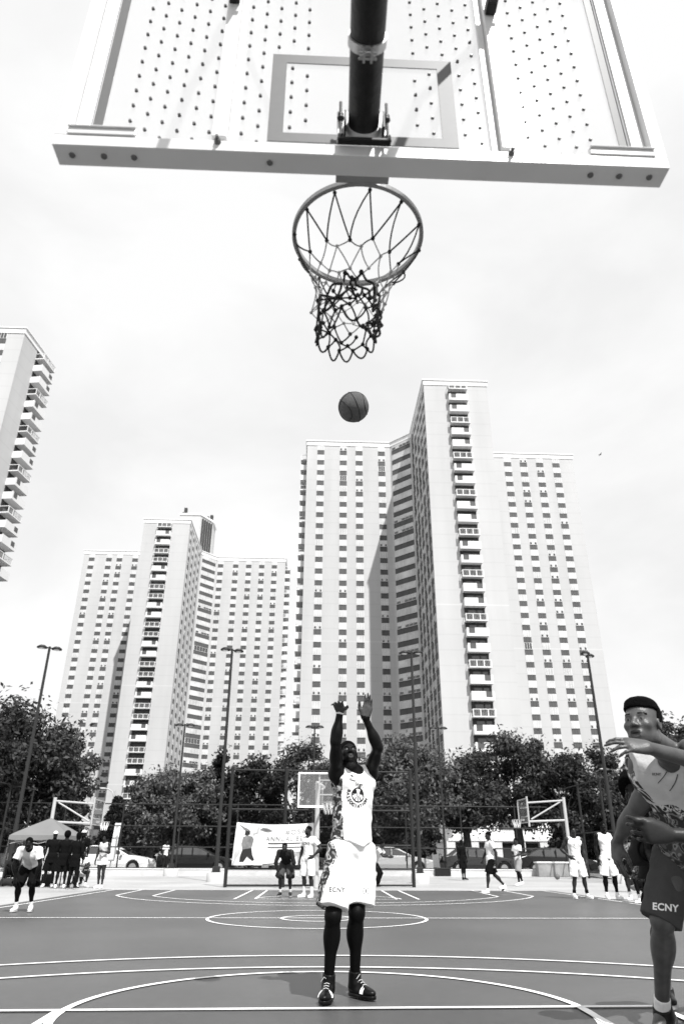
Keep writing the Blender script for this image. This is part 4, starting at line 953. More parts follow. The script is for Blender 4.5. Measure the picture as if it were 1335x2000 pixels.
# ================= figures: smooth-blended solids =================
def unit(v): v = np.array(v, float); return v/(np.linalg.norm(v)+1e-12)
class SDF:
    def __init__(s, h): s.h = h; s.ops = []
    def add(s, fn, lo, hi, k=.02, mode='u'): s.ops.append((fn, np.array(lo, float), np.array(hi, float), k, mode)); return s
    def cone(s, a, b, ra, rb, k=.02, mode='u'):
        a = np.array(a, float); b = np.array(b, float); r = max(ra, rb); ab = b-a; L2 = ab@ab+1e-12
        def fn(P):
            t = np.clip(((P-a)@ab)/L2, 0, 1); return np.linalg.norm(P-a-t[..., None]*ab, axis=-1)-(ra+(rb-ra)*t)
        return s.add(fn, np.minimum(a, b)-r, np.maximum(a, b)+r, k, mode)
    def tubecone(s, a, b, ra, rb, k=.01, mode='u', sq=(1, 1), ax=None, fold=0.0, nf=7, ph=0.0):
        """flat-ended cone, optionally elliptical and with lengthwise folds"""
        a = np.array(a, float); b = np.array(b, float); ab = b-a; L_ = np.linalg.norm(ab); d = ab/L_; r = max(ra, rb)*max(sq)*1.15
        x = np.cross(d, ax if ax is not None else V(0, 1, 0)); x = unit(x); y = np.cross(d, x)
        def fn(P):
            q = P-a; t = q@d; u = (q@x)/sq[0]; w = (q@y)/sq[1]; rad = np.sqrt(u*u+w*w)
            R_ = ra+(rb-ra)*np.clip(t/L_, 0, 1)
            if fold: 
                an = np.arctan2(w, u); R_ = R_+fold*np.clip(t/L_, 0, 1)*(np.sin(an*nf+ph+t*9)+.5*np.sin(an*(nf*2-3)+ph*2-t*14))
            return np.maximum(rad-R_, np.maximum(-t, t-L_))
        return s.add(fn, np.minimum(a, b)-r, np.maximum(a, b)+r, k, mode)
    def ell(s, c, R3, B=None, k=.02, mode='u'):
        c = np.array(c, float); R3 = np.array(R3, float); B = np.eye(3) if B is None else np.array(B); r = R3.max()
        def fn(P):
            q = (P-c)@B.T; k0 = np.linalg.norm(q/R3, axis=-1); k1 = np.linalg.norm(q/(R3*R3), axis=-1)+1e-9; return k0*(k0-1)/k1
        return s.add(fn, c-r, c+r, k, mode)
    def plane(s, p, n, k=.004):      # keep the side n points away from
        p = np.array(p, float); n = unit(n); s.ops.append((lambda P: (P-p)@n, None, None, k, 'i')); return s
    def mesh(s, fold=None):
        us = [o for o in s.ops if o[4] == 'u']; h = s.h
        lo = np.min([o[1] for o in us], axis=0)-.02-2*h; hi = np.max([o[2] for o in us], axis=0)+.02+2*h
        n = np.ceil((hi-lo)/h).astype(int)+1; D = np.full(n, 1.0, np.float32)
        ax = [lo[i]+h*np.arange(n[i]) for i in range(3)]
        def grid(i0, i1): return np.stack(np.meshgrid(*[ax[i][i0[i]:i1[i]] for i in range(3)], indexing='ij'), -1)
        for fn, l, u, k, mode in s.ops:
            if l is None: i0 = np.zeros(3, int); i1 = n
            else:
                pad = k+2.5*h; i0 = np.clip(np.floor((l-pad-lo)/h).astype(int), 0, n); i1 = np.clip(np.ceil((u+pad-lo)/h).astype(int)+1, 0, n)
            if np.any(i1 <= i0): continue
            sl = tuple(slice(i0[i], i1[i]) for i in range(3)); P = grid(i0, i1); d = fn(P); A = D[sl]
            if mode == 'u': hh = np.maximum(k-np.abs(A-d), 0)/k; D[sl] = np.minimum(A, d)-hh*hh*k*.25
            elif mode == 's': d = -d; hh = np.maximum(k-np.abs(A-d), 0)/k; D[sl] = np.maximum(A, d)+hh*hh*k*.25
            else: D[sl] = np.maximum(A, d)
        if fold is not None: D += fold(grid(np.zeros(3, int), n)).astype(np.float32)
        D[0] = D[-1] = 1; D[:, 0] = D[:, -1] = 1; D[:, :, 0] = D[:, :, -1] = 1
        return surfnet(D, lo, h)
def surfnet(D, lo, h):
    S_ = D < 0; n = D.shape; c = [n[i]-1 for i in range(3)]
    cnt = np.zeros(c, np.int8)
    for i in (0, 1):
        for j in (0, 1):
            for k in (0, 1): cnt += S_[i:i+c[0], j:j+c[1], k:k+c[2]]
    act = (cnt > 0) & (cnt < 8); idx = np.full(c, -1, np.int64); ii = np.argwhere(act); idx[act] = np.arange(len(ii))
    acc = np.zeros((len(ii), 3)); w = np.zeros(len(ii)); cs = [(i, j, k) for i in (0, 1) for j in (0, 1) for k in (0, 1)]
    for a in cs:
        for axx in range(3):
            if a[axx]: continue
            b = list(a); b[axx] = 1; d0 = D[tuple((ii+a).T)]; d1 = D[tuple((ii+b).T)]; m = (d0 < 0) != (d1 < 0)
            t = d0[m]/(d0[m]-d1[m]); p = np.repeat(np.array([a], float), m.sum(), 0); p[:, axx] += t; acc[m] += p; w[m] += 1
    vs = lo+h*(ii+acc/w[:, None]); fs = []
    for axx in range(3):
        o = [0, 1, 2]; o.remove(axx); sl0 = [slice(None)]*3; sl1 = [slice(None)]*3; sl0[axx] = slice(0, -1); sl1[axx] = slice(1, None)
        s0 = S_[tuple(sl0)]; s1 = S_[tuple(sl1)]; e = np.argwhere(s0 != s1); ins = s0[tuple(e.T)]
        ok = (e[:, o[0]] > 0) & (e[:, o[1]] > 0) & (e[:, o[0]] < c[o[0]]) & (e[:, o[1]] < c[o[1]]); e = e[ok]; ins = ins[ok]
        q = []
        for (p, r) in ((-1, -1), (0, -1), (0, 0), (-1, 0)):
            f = e.copy(); f[:, o[0]] += p; f[:, o[1]] += r; q.append(idx[tuple(f.T)])
        q = np.stack(q, 1); flip = ins if axx != 1 else ~ins; q[~flip] = q[~flip][:, ::-1]; fs.append(q)
    return vs, np.concatenate(fs)
def solid(sdf, name, mats, parent, paint=None, fold=None, smooth=2):
    vs, fs = sdf.mesh(fold) if isinstance(sdf, SDF) else sdf
    for _ in range(smooth):
        acc = np.zeros_like(vs); w = np.zeros(len(vs))
        for i in range(4):
            a, b = fs[:, i], fs[:, (i+1) % 4]; np.add.at(acc, a, vs[b]); np.add.at(w, a, 1)
            np.add.at(acc, b, vs[a]); np.add.at(w, b, 1)
        vs = vs*.5+.5*acc/np.maximum(w, 1)[:, None]
    me = bpy.data.meshes.new(name); me.vertices.add(len(vs)); off = np.array(parent.location) if parent else 0
    me.vertices.foreach_set('co', (vs-off).astype(np.float32).ravel()); nf = len(fs); me.loops.add(nf*4); me.loops.foreach_set('vertex_index', fs.ravel().astype(np.int32))
    me.polygons.add(nf); me.polygons.foreach_set('loop_start', np.arange(0, nf*4, 4, dtype=np.int32)); me.polygons.foreach_set('loop_total', np.full(nf, 4, np.int32))
    for m in (mats if isinstance(mats, (list, tuple)) else [mats]): me.materials.append(m)
    mi = np.zeros(nf, np.int32)
    if paint:
        cf = vs[fs].mean(1)
        for k, fn in paint: mi[fn(cf)] = k
    me.polygons.foreach_set('material_index', mi); me.polygons.foreach_set('use_smooth', np.ones(nf, bool)); me.update(calc_edges=True)
    o = bpy.data.objects.new(name, me); COL.objects.link(o); o.parent = parent
    return o
def fingers(sd, w, d, nrm, s, side, curl=(.25, .35, .3), spread=.10, thumb=(.75, .35), sc=1.0, curls=None):
    """w wrist, d hand direction, nrm = direction the palm faces, side = +1 when the thumb is towards cross(d, nrm)"""
    d = unit(d); nrm = unit(nrm-d*(nrm@d)); x = np.cross(d, nrm)*side; s = s*sc; k0 = .010*s
    kn = []
    for i, off in enumerate((.030, .010, -.010, -.029)):
        L_ = (.090, .093, .088, .080)[i]*s; p = w+d*L_+x*off*s*1.05; kn.append(p); sd.cone(w+d*.012*s+x*off*.55*s, p, .017*s, .0125*s, .018*s)
    sd.ell(w+d*.05*s, (.036*s, .05*s, .015*s), np.array([x, d, nrm]), .015*s)
    sd.cone(w+d*.02*s+x*.018*s+nrm*.006*s, w+d*.055*s+x*.03*s+nrm*.010*s, .018*s, .014*s, .015*s)
    for i in range(4):
        Ls = [q*s for q in ((.043, .026, .021), (.047, .030, .023), (.044, .027, .022), (.034, .021, .019))[i]]
        cu = curls[i] if curls else [c*(1+.12*(i-1)) for c in curl]; ang = 0; p = kn[i]; sp = (1.5-i)*spread; rr = (.0100, .0103, .0098, .0088)[i]*s
        for j in range(3):
            ang += cu[j]; dd = unit((d*math.cos(ang)+nrm*math.sin(ang))+x*math.sin(sp)*math.cos(ang)); q = p+dd*Ls[j]; sd.cone(p, q, rr*(1-.1*j), rr*(1-.1*(j+1)), k0*.5); p = q
    p = w+d*.028*s+x*.026*s+nrm*.006*s; a, c = thumb
    for j, L_ in enumerate((.042, .034, .028)):
        dd = unit(d*math.cos(a)+x*math.sin(a)+nrm*c); q = p+dd*L_*s; sd.cone(p, q, (.0155-.002*j)*s, (.0125-.0015*j)*s, .010*s); p = q; a -= .28
def head_sdf(sd, c, F, U, s, detail=True, mouth_open=.0):
    F = unit(F); U = unit(U-F*(U@F)); X = np.cross(F, U); B = np.array([X, F, U]); T = lambda x, f, u: c+(X*x+F*f+U*u)*s
    e = lambda p, r, k=.02, m='u': sd.ell(T(*p), np.array(r)*s, B, k*s, m)
    e((0, -.012, .035), (.074, .096, .084)); e((0, .030, -.028), (.060, .066, .085), .03); e((0, .032, -.074), (.048, .054, .038), .03); e((0, .076, -.098), (.021, .018, .016), .02)
    for q in (-1, 1):
        e((q*.041, .062, -.022), (.024, .024, .020), .02); e((q*.052, .0, -.068), (.016, .03, .026), .02)
        e((q*.077, -.008, -.002), (.009, .021, .033), .006)
    if detail:
        sd.cone(T(-.036, .082, .024), T(.036, .082, .024), .012*s, .012*s, .014*s)
        for q in (-1, 1): e((q*.032, .100, .004), (.019, .017, .012), .010, 's'); e((q*.031, .078, .003), (.0145, .0145, .0125), .003); e((q*.082, -.008, .0), (.006, .012, .020), .004, 's')
        sd.cone(T(0, .088, .014), T(0, .112, -.026), .0085*s, .0125*s, .012*s)
        for q in (-1, 1): e((q*.0155, .100, -.030), (.011, .013, .009), .008); e((q*.009, .108, -.0385), (.0045, .005, .004), .003, 's')
        e((0, .086, -.064), (.030, .014, .022), .015)
        sd.cone(T(-.021, .093, -.060), T(.021, .093, -.060), .0065*s, .0065*s, .006*s); sd.cone(T(-.018, .094, -.0745-mouth_open), T(.018, .094, -.0745-mouth_open), .0078*s, .0078*s, .006*s)
        sd.ell(T(0, .104, -.0672-mouth_open/2), V(.021, .012, .0022+mouth_open*.55)*s, B, .003*s, 's')
    return T, B
M_skinD = mat('skin_darkest', .005, .42, .15, 25, .12, 120, spec=.13); M_skinM = mat('skin_dark', .022, .42, .15, 25, .10, 200, spec=.22); M_palm = mat('palm_skin', .055, .5, .2, 30, .1, 200, spec=.2); M_skinL = mat('skin_mid', .11, .45, .12, 25, .08, 300, spec=.45)
M_eye = mat('eye_white', .06, .4, spec=.2); M_iris = mat('iris', .006, .4, spec=.3); M_lip = mat('lip', .024, .5, spec=.2); M_lipD = mat('lip_dark', .010, .5, spec=.15)
M_hair = mat('hair', .0025, .9, .4, 60, .9, 260, spec=.08); M_nail = mat('nail', .35, .3)
def cloth(name, g, bump=.35): return mat(name, g, .85, .05, 9, bump, 14, spec=.08)
M_wcl = cloth('white_cloth', .80); M_gcl = cloth('grey_cloth', .25); M_bcl = cloth('black_cloth', .004, .2); M_dcl = cloth('dark_cloth', .018); M_lcl = cloth('light_grey_cloth', .5)
M_tight = mat('black_tights', .003, .5, .1, 8, .05, 200, spec=.09); M_shoeB = mat('black_shoe', .004, .35, .2, 20, spec=.2); M_shoeW = mat('white_shoe', .75, .5, .08, 20); M_sole = mat('pale_sole', .45, .6); M_sock = mat('white_sock', .8, .9, .05, 60, .4, 500)
def mat_camo(name, lo=.012, hi=.55, scale=13, thr=.5, mid=.18):
    m = bpy.data.materials.new(name); m.use_nodes = True; t = m.node_tree; b = t.nodes['Principled BSDF']; b.inputs['Roughness'].default_value = .75
    co = t.nodes.new('ShaderNodeTexCoord'); n = t.nodes.new('ShaderNodeTexNoise'); n.inputs['Scale'].default_value = scale; n.inputs['Detail'].default_value = 1.5; n.inputs['Distortion'].default_value = 1.8
    t.links.new(co.outputs['Object'], n.inputs['Vector']); r = t.nodes.new('ShaderNodeValToRGB'); r.color_ramp.interpolation = 'CONSTANT'
    el = r.color_ramp.elements; el[0].position = 0; el[0].color = (lo, lo, lo, 1); el[1].position = thr; el[1].color = (mid, mid, mid, 1); e2 = el.new(thr+.07); e2.color = (hi, hi, hi, 1); e3 = el.new(thr+.15); e3.color = (lo, lo, lo, 1)
    t.links.new(n.outputs['Fac'], r.inputs[0]); t.links.new(r.outputs[0], b.inputs['Base Color']); return m
M_camo = mat_camo('dark_pattern_cloth'); M_camo2 = mat_camo('grey_pattern_cloth', .02, .22, 14, .47, .08)
def bone(J, a, b, t): return J[a]*(1-t)+J[b]*t
def body(J, s, h, detail, mats, parent, hands, mouth=.0, top='body'):
    sd = SDF(h); X = unit(J['shL']-J['shR']); U = unit(J['neck']-J['pel']); F = unit(np.cross(X, U)); 
    if F@J['hf'] < 0: F = -F
    B = np.array([X, F, U])
    hipX = unit(J['hipL']-J['hipR']); Bp = np.array([hipX, unit(np.cross(U, hipX)), U])
    sd.ell(J['pel'], V(.150, .112, .115)*s, Bp, .04*s); m = bone(J, 'pel', 'neck', .38); sd.ell(m, V(.132, .096, .15)*s, B, .05*s)
    ch = bone(J, 'pel', 'neck', .70); sd.ell(ch, V(.158, .112, .16)*s, B, .05*s)
    for q in ('L', 'R'):
        sh = J['sh'+q]; sd.cone(J['neck']-U*.02*s, sh, .052*s, .058*s, .05*s); sd.ell(ch*.5+sh*.5+F*.045*s-U*.03*s, V(.075, .055, .065)*s, B, .04*s)
        sd.cone(ch+U*.02*s, sh-U*.03*s, .075*s, .056*s, .04*s); sd.ell(sh, V(.066, .064, .070)*s, B, .03*s)
        el, wr = J['el'+q], J['wr'+q]; sd.cone(sh, el, .055*s, .041*s, .03*s); a = unit(el-sh); sd.ell(sh*.5+el*.5, V(.050, .050, .085)*s, np.array(frame(a)), .03*s)
        sd.cone(el, wr, .043*s, .0275*s, .02*s); a = unit(wr-el); sd.ell(el*.72+wr*.28, V(.047, .047, .08)*s, np.array(frame(a)), .03*s)
        hp, kn, an = J['hip'+q], J['kn'+q], J['an'+q]; sd.cone(hp, kn, .092*s, .056*s, .04*s); a = unit(kn-hp); sd.ell(hp*.55+kn*.45, V(.080, .080, .15)*s, np.array(frame(a)), .04*s)
        sd.cone(kn, an, .053*s, .034*s, .03*s); a = unit(an-kn); bk = unit(kn-(hp+an)/2) if np.linalg.norm(kn-(hp+an)/2) > .03*s else V(*F); tf = unit(J['to'+q]-an); tf = unit(tf-a*(tf@a))
        sd.ell(kn*.70+an*.30-tf*.018*s, V(.060, .060, .115)*s, np.array(frame(a)), .03*s); sd.ell(kn+tf*.008*s, V(.050, .050, .058)*s, None, .02*s)
        sd.cone(an, J['to'+q]-(J['to'+q]-an)*.2, .036*s, .028*s, .02*s)
    hc = J['head']; T, Bh = head_sdf(sd, hc, J['hf'], J['hu'], s*J.get('hs', 1.0), detail, mouth); sd.cone(hc-Bh[2]*.05*s-Bh[1]*.018*s, J['neck']+U*.01*s, .056*s, .064*s, .03*s)
    for q in ('L', 'R'):
        sg, dd, nn, kw = hands[q]; fingers(sd, J['wr'+q]-unit(dd)*.008*s, np.array(dd, float), np.array(nn, float), s, sg, **kw)
    paint = []
    if detail:
        hs = s*J.get('hs', 1.0)
        for q in (-1, 1):
            c = T(q*.031, .0905, .003); paint.append((1, lambda P, c=c: (np.abs((P-c)@Bh[0]) < .0115*hs) & (np.abs((P-c)@Bh[2]) < .0052*hs) & (np.abs((P-c)@Bh[1]) < .012*hs))); c2 = T(q*.031, .0915, .003); paint.append((2, lambda P, c=c2: np.linalg.norm(P-c, axis=1) < .0056*hs))
            c3 = T(q*.034, .094, .0265); paint.append((4, lambda P, c=c3: (np.abs((P-c)@Bh[0]) < .017*hs) & (np.abs((P-c)@Bh[2]) < .0042*hs) & (np.abs((P-c)@Bh[1]) < .03*hs)))
        c = T(0, .096, -.067); paint.append((3, lambda P: (np.abs((P-c)@Bh[0]) < .023*hs) & (np.abs((P-c)@Bh[2]) < .012*hs) & ((P-c)@Bh[1] > -.002*hs)))
    if len(mats) > 5:
        for q in ('L', 'R'):
            w_, d_, n_ = J['wr'+q], unit(hands[q][1]), unit(hands[q][2]); n_ = unit(n_-d_*(n_@d_))
            paint.append((5, lambda P, w_=w_, d_=d_, n_=n_: (np.linalg.norm(P-w_, axis=1) < .24*s) & ((P-w_)@d_ > .012*s) & ((P-w_)@n_ > .0015*s)))
    return solid(sd, 'body', mats, parent, paint), (B, F, U, X, T, Bh, ch)
def wear(J, s, h, fr, parent, spec):
    B, F, U, X, T, Bh, ch = fr; out = {}
    def torso(sd, g):
        Bp = np.array([unit(J['hipL']-J['hipR']), unit(np.cross(U, unit(J['hipL']-J['hipR']))), U])
        sd.ell(J['pel']+U*.03*s, V(.150+g, .108+g, .14)*s, Bp, .04*s); sd.ell(bone(J, 'pel', 'neck', .38), V(.134+g, .102+g, .17)*s, B, .06*s); sd.ell(ch, V(.160+g, .116+g, .165+g)*s, B, .06*s)
        for q in ('L', 'R'):
            sh = J['sh'+q]; sd.cone(J['neck']-U*.025*s+unit(sh-J['neck'])*.05*s, sh-unit(sh-J['neck'])*.035*s, (.050+g)*s, (.050+g)*s, .03*s); sd.ell(ch*.5+sh*.5+F*.045*s-U*.03*s, V(.075+g, .055+g, .065+g)*s, B, .04*s)
            sd.cone(ch+U*.02*s, sh-U*.05*s-unit(sh-ch)*.03*s, (.085+g)*s, (.06+g)*s, .04*s)
    wr = lambda P: (.0035*np.sin(P[..., 2]*31+P[..., 0]*22)*np.sin(P[..., 0]*17-P[..., 2]*9+P[..., 1]*13)+.002*np.sin(P[..., 2]*67+P[..., 0]*51))*s
    hem = spec.get('hem', .17)
    if spec.get('top'):
        kind = spec['top']; sd = SDF(h); torso(sd, .016)
        if kind in ('tank',):
            for q in ('L', 'R'):
                sh, el = J['sh'+q], J['el'+q]; o = unit(sh-J['neck']); sd.cone(sh+o*.040*s-U*.045*s, el, .070*s, .085*s, .012*s, 's')
        else:
            for q in ('L', 'R'):
                sh, el = J['sh'+q], J['el'+q]; t = .62 if kind == 'tee' else 1.0
                if kind == 'long': wr_ = J['wr'+q]; sd.cone(sh, el, .068*s, .058*s, .03*s); sd.tubecone(el-unit(wr_-el)*.01, bone(J, 'el'+q, 'wr'+q, .92), .056*s, .040*s, .02*s)
                else: sd.tubecone(sh-unit(el-sh)*.02*s, sh+(el-sh)*t, .072*s, .082*s, .03*s, fold=.004*s); sd.ell(sh, V(.072, .072, .072)*s, None, .03*s)
        sd.plane(J['pel']-U*hem*s+F*0, -U) if spec.get('point') is None else None
        nk = J['neck']+U*.035*s+F*.02*s; sd.cone(nk-U*.02*s, J['head'], .068*s, .075*s, .01*s, 's'); sd.cone(nk+F*.05*s, nk+F*.09*s-U*.045*s, .045*s, .02*s, .015*s, 's')
        if kind == 'tank' and spec.get('loose'):
            e = SDF(h).tubecone(J['pel']-U*hem*s, ch-U*.05*s, .176*s, .168*s, sq=(1, .74), ax=unit(F), fold=.002*s); e.ops[0] = (e.ops[0][0], e.ops[0][1], e.ops[0][2], .06*s, 'u'); sd.ops.insert(3, e.ops[0])
        if spec.get('vhem'):
            vp = J['pel']-U*spec['vhem']*s+X*.02*s; sd.plane(vp, unit(-U+X*.42)); sd.plane(vp, unit(-U-X*.30))
        if hem > .14: 
            sd2 = sd.ops; sd.ops = [o for o in sd2]
            Bp = np.array([unit(J['hipL']-J['hipR']), F, U]); sd.ops.insert(3, (sd2[0][0], sd2[0][1], sd2[0][2], sd2[0][3], 'u')); e = SDF(h).tubecone(J['pel']-U*hem*1.02*s, J['pel']+U*.1*s, .185*s, .165*s, sq=(1, .78), ax=hem*0+unit(F)); sd.ops.insert(3, (e.ops[0][0], e.ops[0][1], e.ops[0][2], .05*s, 'u'))
        out['jersey'] = solid(sd, spec.get('topname', 'shirt'), spec['topm'], parent, spec.get('toppaint'), wr)
    if spec.get('bottom'):
        kind = spec['bottom']; sd = SDF(h); Bp = np.array([unit(J['hipL']-J['hipR']), unit(np.cross(U, unit(J['hipL']-J['hipR']))), U]); 
        w_ = spec.get('wide', 1.0)
        sd.ell(J['pel']+U*.02*s, V(.163, .122, .12)*s, Bp, .05*s)
        for i, q in enumerate(('L', 'R')):
            hp, kn, an = J['hip'+q], J['kn'+q], J['an'+q]; d = unit(kn-hp); o = unit(hp-J['pel'])
            if kind == 'shorts':
                t = spec.get('len', .92); a = hp-d*.06*s; b = hp+(kn-hp)*t+o*.02*s
                sd.tubecone(a, b, .112*s, .134*s*w_, spec.get('legk', .04)*s, sq=(1, .92), fold=.0055*s*w_, nf=5, ph=i*1.7)
            else:
                sd.cone(hp, kn, .105*s, .075*s, .04*s); sd.tubecone(kn-unit(an-kn)*.02*s, bone(J, 'kn'+q, 'an'+q, .93), .075*s, .062*s, .03*s, fold=.003*s)
        sd.plane(J['pel']+U*.10*s, U)
        out['shorts'] = solid(sd, 'shorts' if kind == 'shorts' else 'trousers', spec['botm'], parent, spec.get('botpaint'), wr)
    for q in ('L', 'R'):
        hp, kn, an, to = J['hip'+q], J['kn'+q], J['an'+q], J['to'+q]
        if spec.get('tights'):
            sd = SDF(h); sd.cone(hp*.4+kn*.6, kn, .072*s, .060*s, .02*s); sd.cone(kn, bone(J, 'kn'+q, 'an'+q, .9), .057*s, .038*s, .03*s); a = unit(an-kn); tf = unit(to-an); tf = unit(tf-a*(tf@a)); sd.ell(kn*.70+an*.30-tf*.018*s, V(.064, .064, .118)*s, np.array(frame(a)), .03*s); sd.ell(kn+tf*.008*s, V(.054, .054, .06)*s, None, .02*s); solid(sd, 'leg_sleeve', M_tight, parent)
        if spec.get('socks'):
            sd = SDF(h*.8); t0 = 1-spec['socks']; sd.tubecone(bone(J, 'kn'+q, 'an'+q, t0), an, (.043 if t0 < .8 else .041)*s, .042*s, .01*s); o = solid(sd, 'sock', spec.get('sockm', M_sock), parent)
        # shoe: upper with collar, then the sole
        hh = h*.75; d = to-an; d = V(d[0], d[1], min(d[2], 0)); up = V(0, 0, 1); fd = unit(to-an-up*((to-an)@up)*(1.0 if not spec.get('tiptoe') else 0)); 
        L_ = .285*s; heel = an-fd*.055*s; zz = an[2]-.085*s
        if spec.get('tiptoe') and q == spec['tiptoe']: fd = unit(to-an); up = unit(V(0, 0, 1)-fd*fd[2]); heel = an-fd*.03*s-up*.04*s; base = an-up*.085*s
        else: fd = unit(V(fd[0], fd[1], 0)); base = V(an[0], an[1], zz)
        xx = np.cross(fd, up); Bs = np.array([xx, fd, up]); hl = base-fd*.055*s; tp = hl+fd*L_
        sd = SDF(hh); ct = spec.get('collar', .03); sd.tubecone(an+unit(kn-an)*ct*s, an-up*.03*s, .048*s, .050*s, .02*s); sd.ell(hl+fd*.045*s+up*.045*s, V(.038, .05, .045)*s, Bs, .02*s)
        sd.cone(an-up*.01*s+fd*.02*s, hl+fd*.19*s+up*.045*s, .038*s, .030*s, .03*s); sd.ell(hl+fd*.20*s+up*.038*s, V(.047, .085, .032)*s, Bs, .02*s); sd.ell(hl+fd*.12*s+up*.04*s, V(.042, .10, .038)*s, Bs, .02*s)
        sd.plane(base+up*.018*s, -up); shp = solid(sd, 'shoe', spec.get('shoem', M_shoeW), parent)
        sd = SDF(hh); sd.ell(hl+fd*.055*s+up*.015*s, V(.042, .058, .10)*s, Bs, .03*s); sd.ell(hl+fd*.20*s+up*.015*s, V(.049, .087, .10)*s, Bs, .03*s); sd.ell(hl+fd*.13*s+up*.015*s, V(.043, .11, .10)*s, Bs, .03*s)
        sd.plane(base+up*.024*s, up); sd.plane(base+up*.0, -up); so = solid(sd, 'sole', spec.get('solem', M_sole), shp, smooth=1); so.location = (0, 0, 0)
        so.data.transform(Matrix.Translation(-Vector(parent.location)))
        out['shoe'+q] = (shp, Bs, hl, fd, up)
    hk = spec.get('hair')
    if hk:
        sd = SDF(h*.8); hs = s*J.get('hs', 1.0); hc = J['head']; g = {'short': .005, 'flat': .011, 'afro': .045, 'long': .02, 'cap': .012}[hk]
        sd.ell(T(0, -.014, .038), V(.074+g, .096+g, .084+g)*hs, Bh, .02*hs)
        if hk == 'flat': sd.ell(T(0, -.005, .076), V(.072, .090, .046)*hs, Bh, .015*hs)
        if hk == 'long':
            sd.ell(T(0, -.05, -.03), V(.075, .05, .12)*hs, Bh, .03*hs)
            for q in (-1, 1): sd.cone(T(q*.07, -.02, .03), T(q*.075, -.01, -.13), .02*hs, .02*hs, .02*hs)
        n_ = Bh[2]*.35-Bh[1]*-1.0
        if hk == 'cap': sd.ell(T(0, .085, .045), V(.062, .07, .012)*hs, Bh, .01*hs)
        # hairline: cut away the face side and everything under the ears
        if hk == 'flat': sd.ell(T(0, -.0, .098), V(.066, .080, .026)*hs, Bh, .02*hs); sd.add(lambda P: np.maximum(.018*hs-(P-hc)@Bh[1]-.35*np.maximum((P-hc)@Bh[2], 0), (P-hc)@Bh[2]-.063*hs), hc-.14, hc+.14, .006*hs, 's')
        if hk not in ('cap', 'flat'): sd.plane(T(0, {'afro': .085, 'flat': .074}.get(hk, .078), .062), unit(Bh[1]*1.0-Bh[2]*(.62 if hk != 'flat' else .30))) 
        sd.plane(T(0, 0, {'short': .004, 'flat': .010, 'cap': .035}.get(hk, -.16)), unit(-Bh[2]+(Bh[1]*(.25 if hk != 'flat' else .42) if hk != 'cap' else 0*Bh[1])))
        nm = 'cap' if hk == 'cap' else 'hair'; out['hair'] = solid(sd, nm, spec.get('hairm', M_hair), parent, None, (lambda P: (.005 if hk == 'afro' else .0012)*np.sin(P[..., 0]*150)*np.sin(P[..., 1]*140)*np.sin(P[..., 2]*160)) if nm == 'hair' else None)
    if spec.get('beard'):
        sd = SDF(h*.8); sd.ell(T(0, .045, -.082), V(.054, .052, .048)*s, Bh, .02*s); sd.plane(T(0, 0, -.062), Bh[2]); solid(sd, 'beard', M_hair, parent)
    return out
DOWN = lambda sx: dict(el=(sx*.245, .02, 1.135), wr=(sx*.275, -.05, .875), hd=(sx*.05, -.15, -1), hn=(-sx, .1, 0))
def local_pose(H, rest):
    s = H/1.85; J = dict(pel=(0, 0, .97), neck=(0, .01, 1.53), head=(0, -.02, 1.70), hf=(0, -1, 0), hu=(0, 0, 1), shL=(.195, .01, 1.475), shR=(-.195, .01, 1.475),
             hipL=(.095, 0, .93), hipR=(-.095, 0, .93), knL=(.12, -.02, .51), knR=(-.12, -.02, .51), anL=(.14, .02, .085), anR=(-.14, .02, .085), toL=(.18, -.18, .03), toR=(-.18, -.18, .03),
             elL=(.245, .02, 1.19), elR=(-.245, .02, 1.19), wrL=(.27, -.05, .93), wrR=(-.27, -.05, .93), hdL=(.02, -.15, -1), hdR=(-.02, -.15, -1), hnL=(-1, .1, 0), hnR=(1, .1, 0))
    J.update(rest); return s, J
def person(label, at, fa, H, spec, pose={}, skin=None, h=.0125, detail=False, curl=(.35, .4, .3), group=None):
    s, Jl = local_pose(H, pose); a = math.radians(fa); c_, s_ = math.cos(a), math.sin(a); R_ = np.array([[c_, -s_, 0], [s_, c_, 0], [0, 0, 1]])
    base = V(at[0], at[1], 0); J = {}
    for k, v in Jl.items():
        v = np.array(v, float)
        J[k] = R_@v if k in ('hf', 'hu', 'hdL', 'hdR', 'hnL', 'hnR') else base+R_@(v*s)
    th = thing('person', label, 'person', base, 0, group)
    hands = {'L': (-1, J['hdL'], J['hnL'], dict(curl=curl, sc=1.1)), 'R': (1, J['hdR'], J['hnR'], dict(curl=curl, sc=1.1))}
    o, fr = body(J, s, h, True if detail else True, [skin or M_skinM, M_eye, M_iris, M_lip, M_hair], th, hands)
    out = wear(J, s, h, fr, th, spec); return th, J, fr, out, s
def decal(parent, target, v2, f, o, right, up, d, name, m, off=.004, thing_loc=None, sub=0):
    """lay flat lettering on a garment: every point drops along d onto its surface"""
    me = target.data; loc = np.array(target.parent.location); bv = BVHTree.FromPolygons([tuple(np.array(v.co)+loc) for v in me.vertices], [tuple(p.vertices) for p in me.polygons])
    vs = []; ok = []
    for (x, y) in v2:
        p = o+right*x+up*y-d*.4; hit, n, i, _ = bv.ray_cast(Vector(p), Vector(d), 1.2)
        if hit is None: vs.append(tuple(o+right*x+up*y)); ok.append(False)
        else: vs.append(tuple(np.array(hit)-d*off)); ok.append(True)
    f = [t for t in f if all(ok[i] for i in t)]
    if not f: return None
    b = MB(); b.add(vs, f); ob = b.build(name, m); ob.data.transform(Matrix.Translation(-Vector(loc))); ob.parent = target; return ob
def grid_poly(poly, n=10):
    xs = [p[0] for p in poly]; return poly, [tuple(range(len(poly)))]
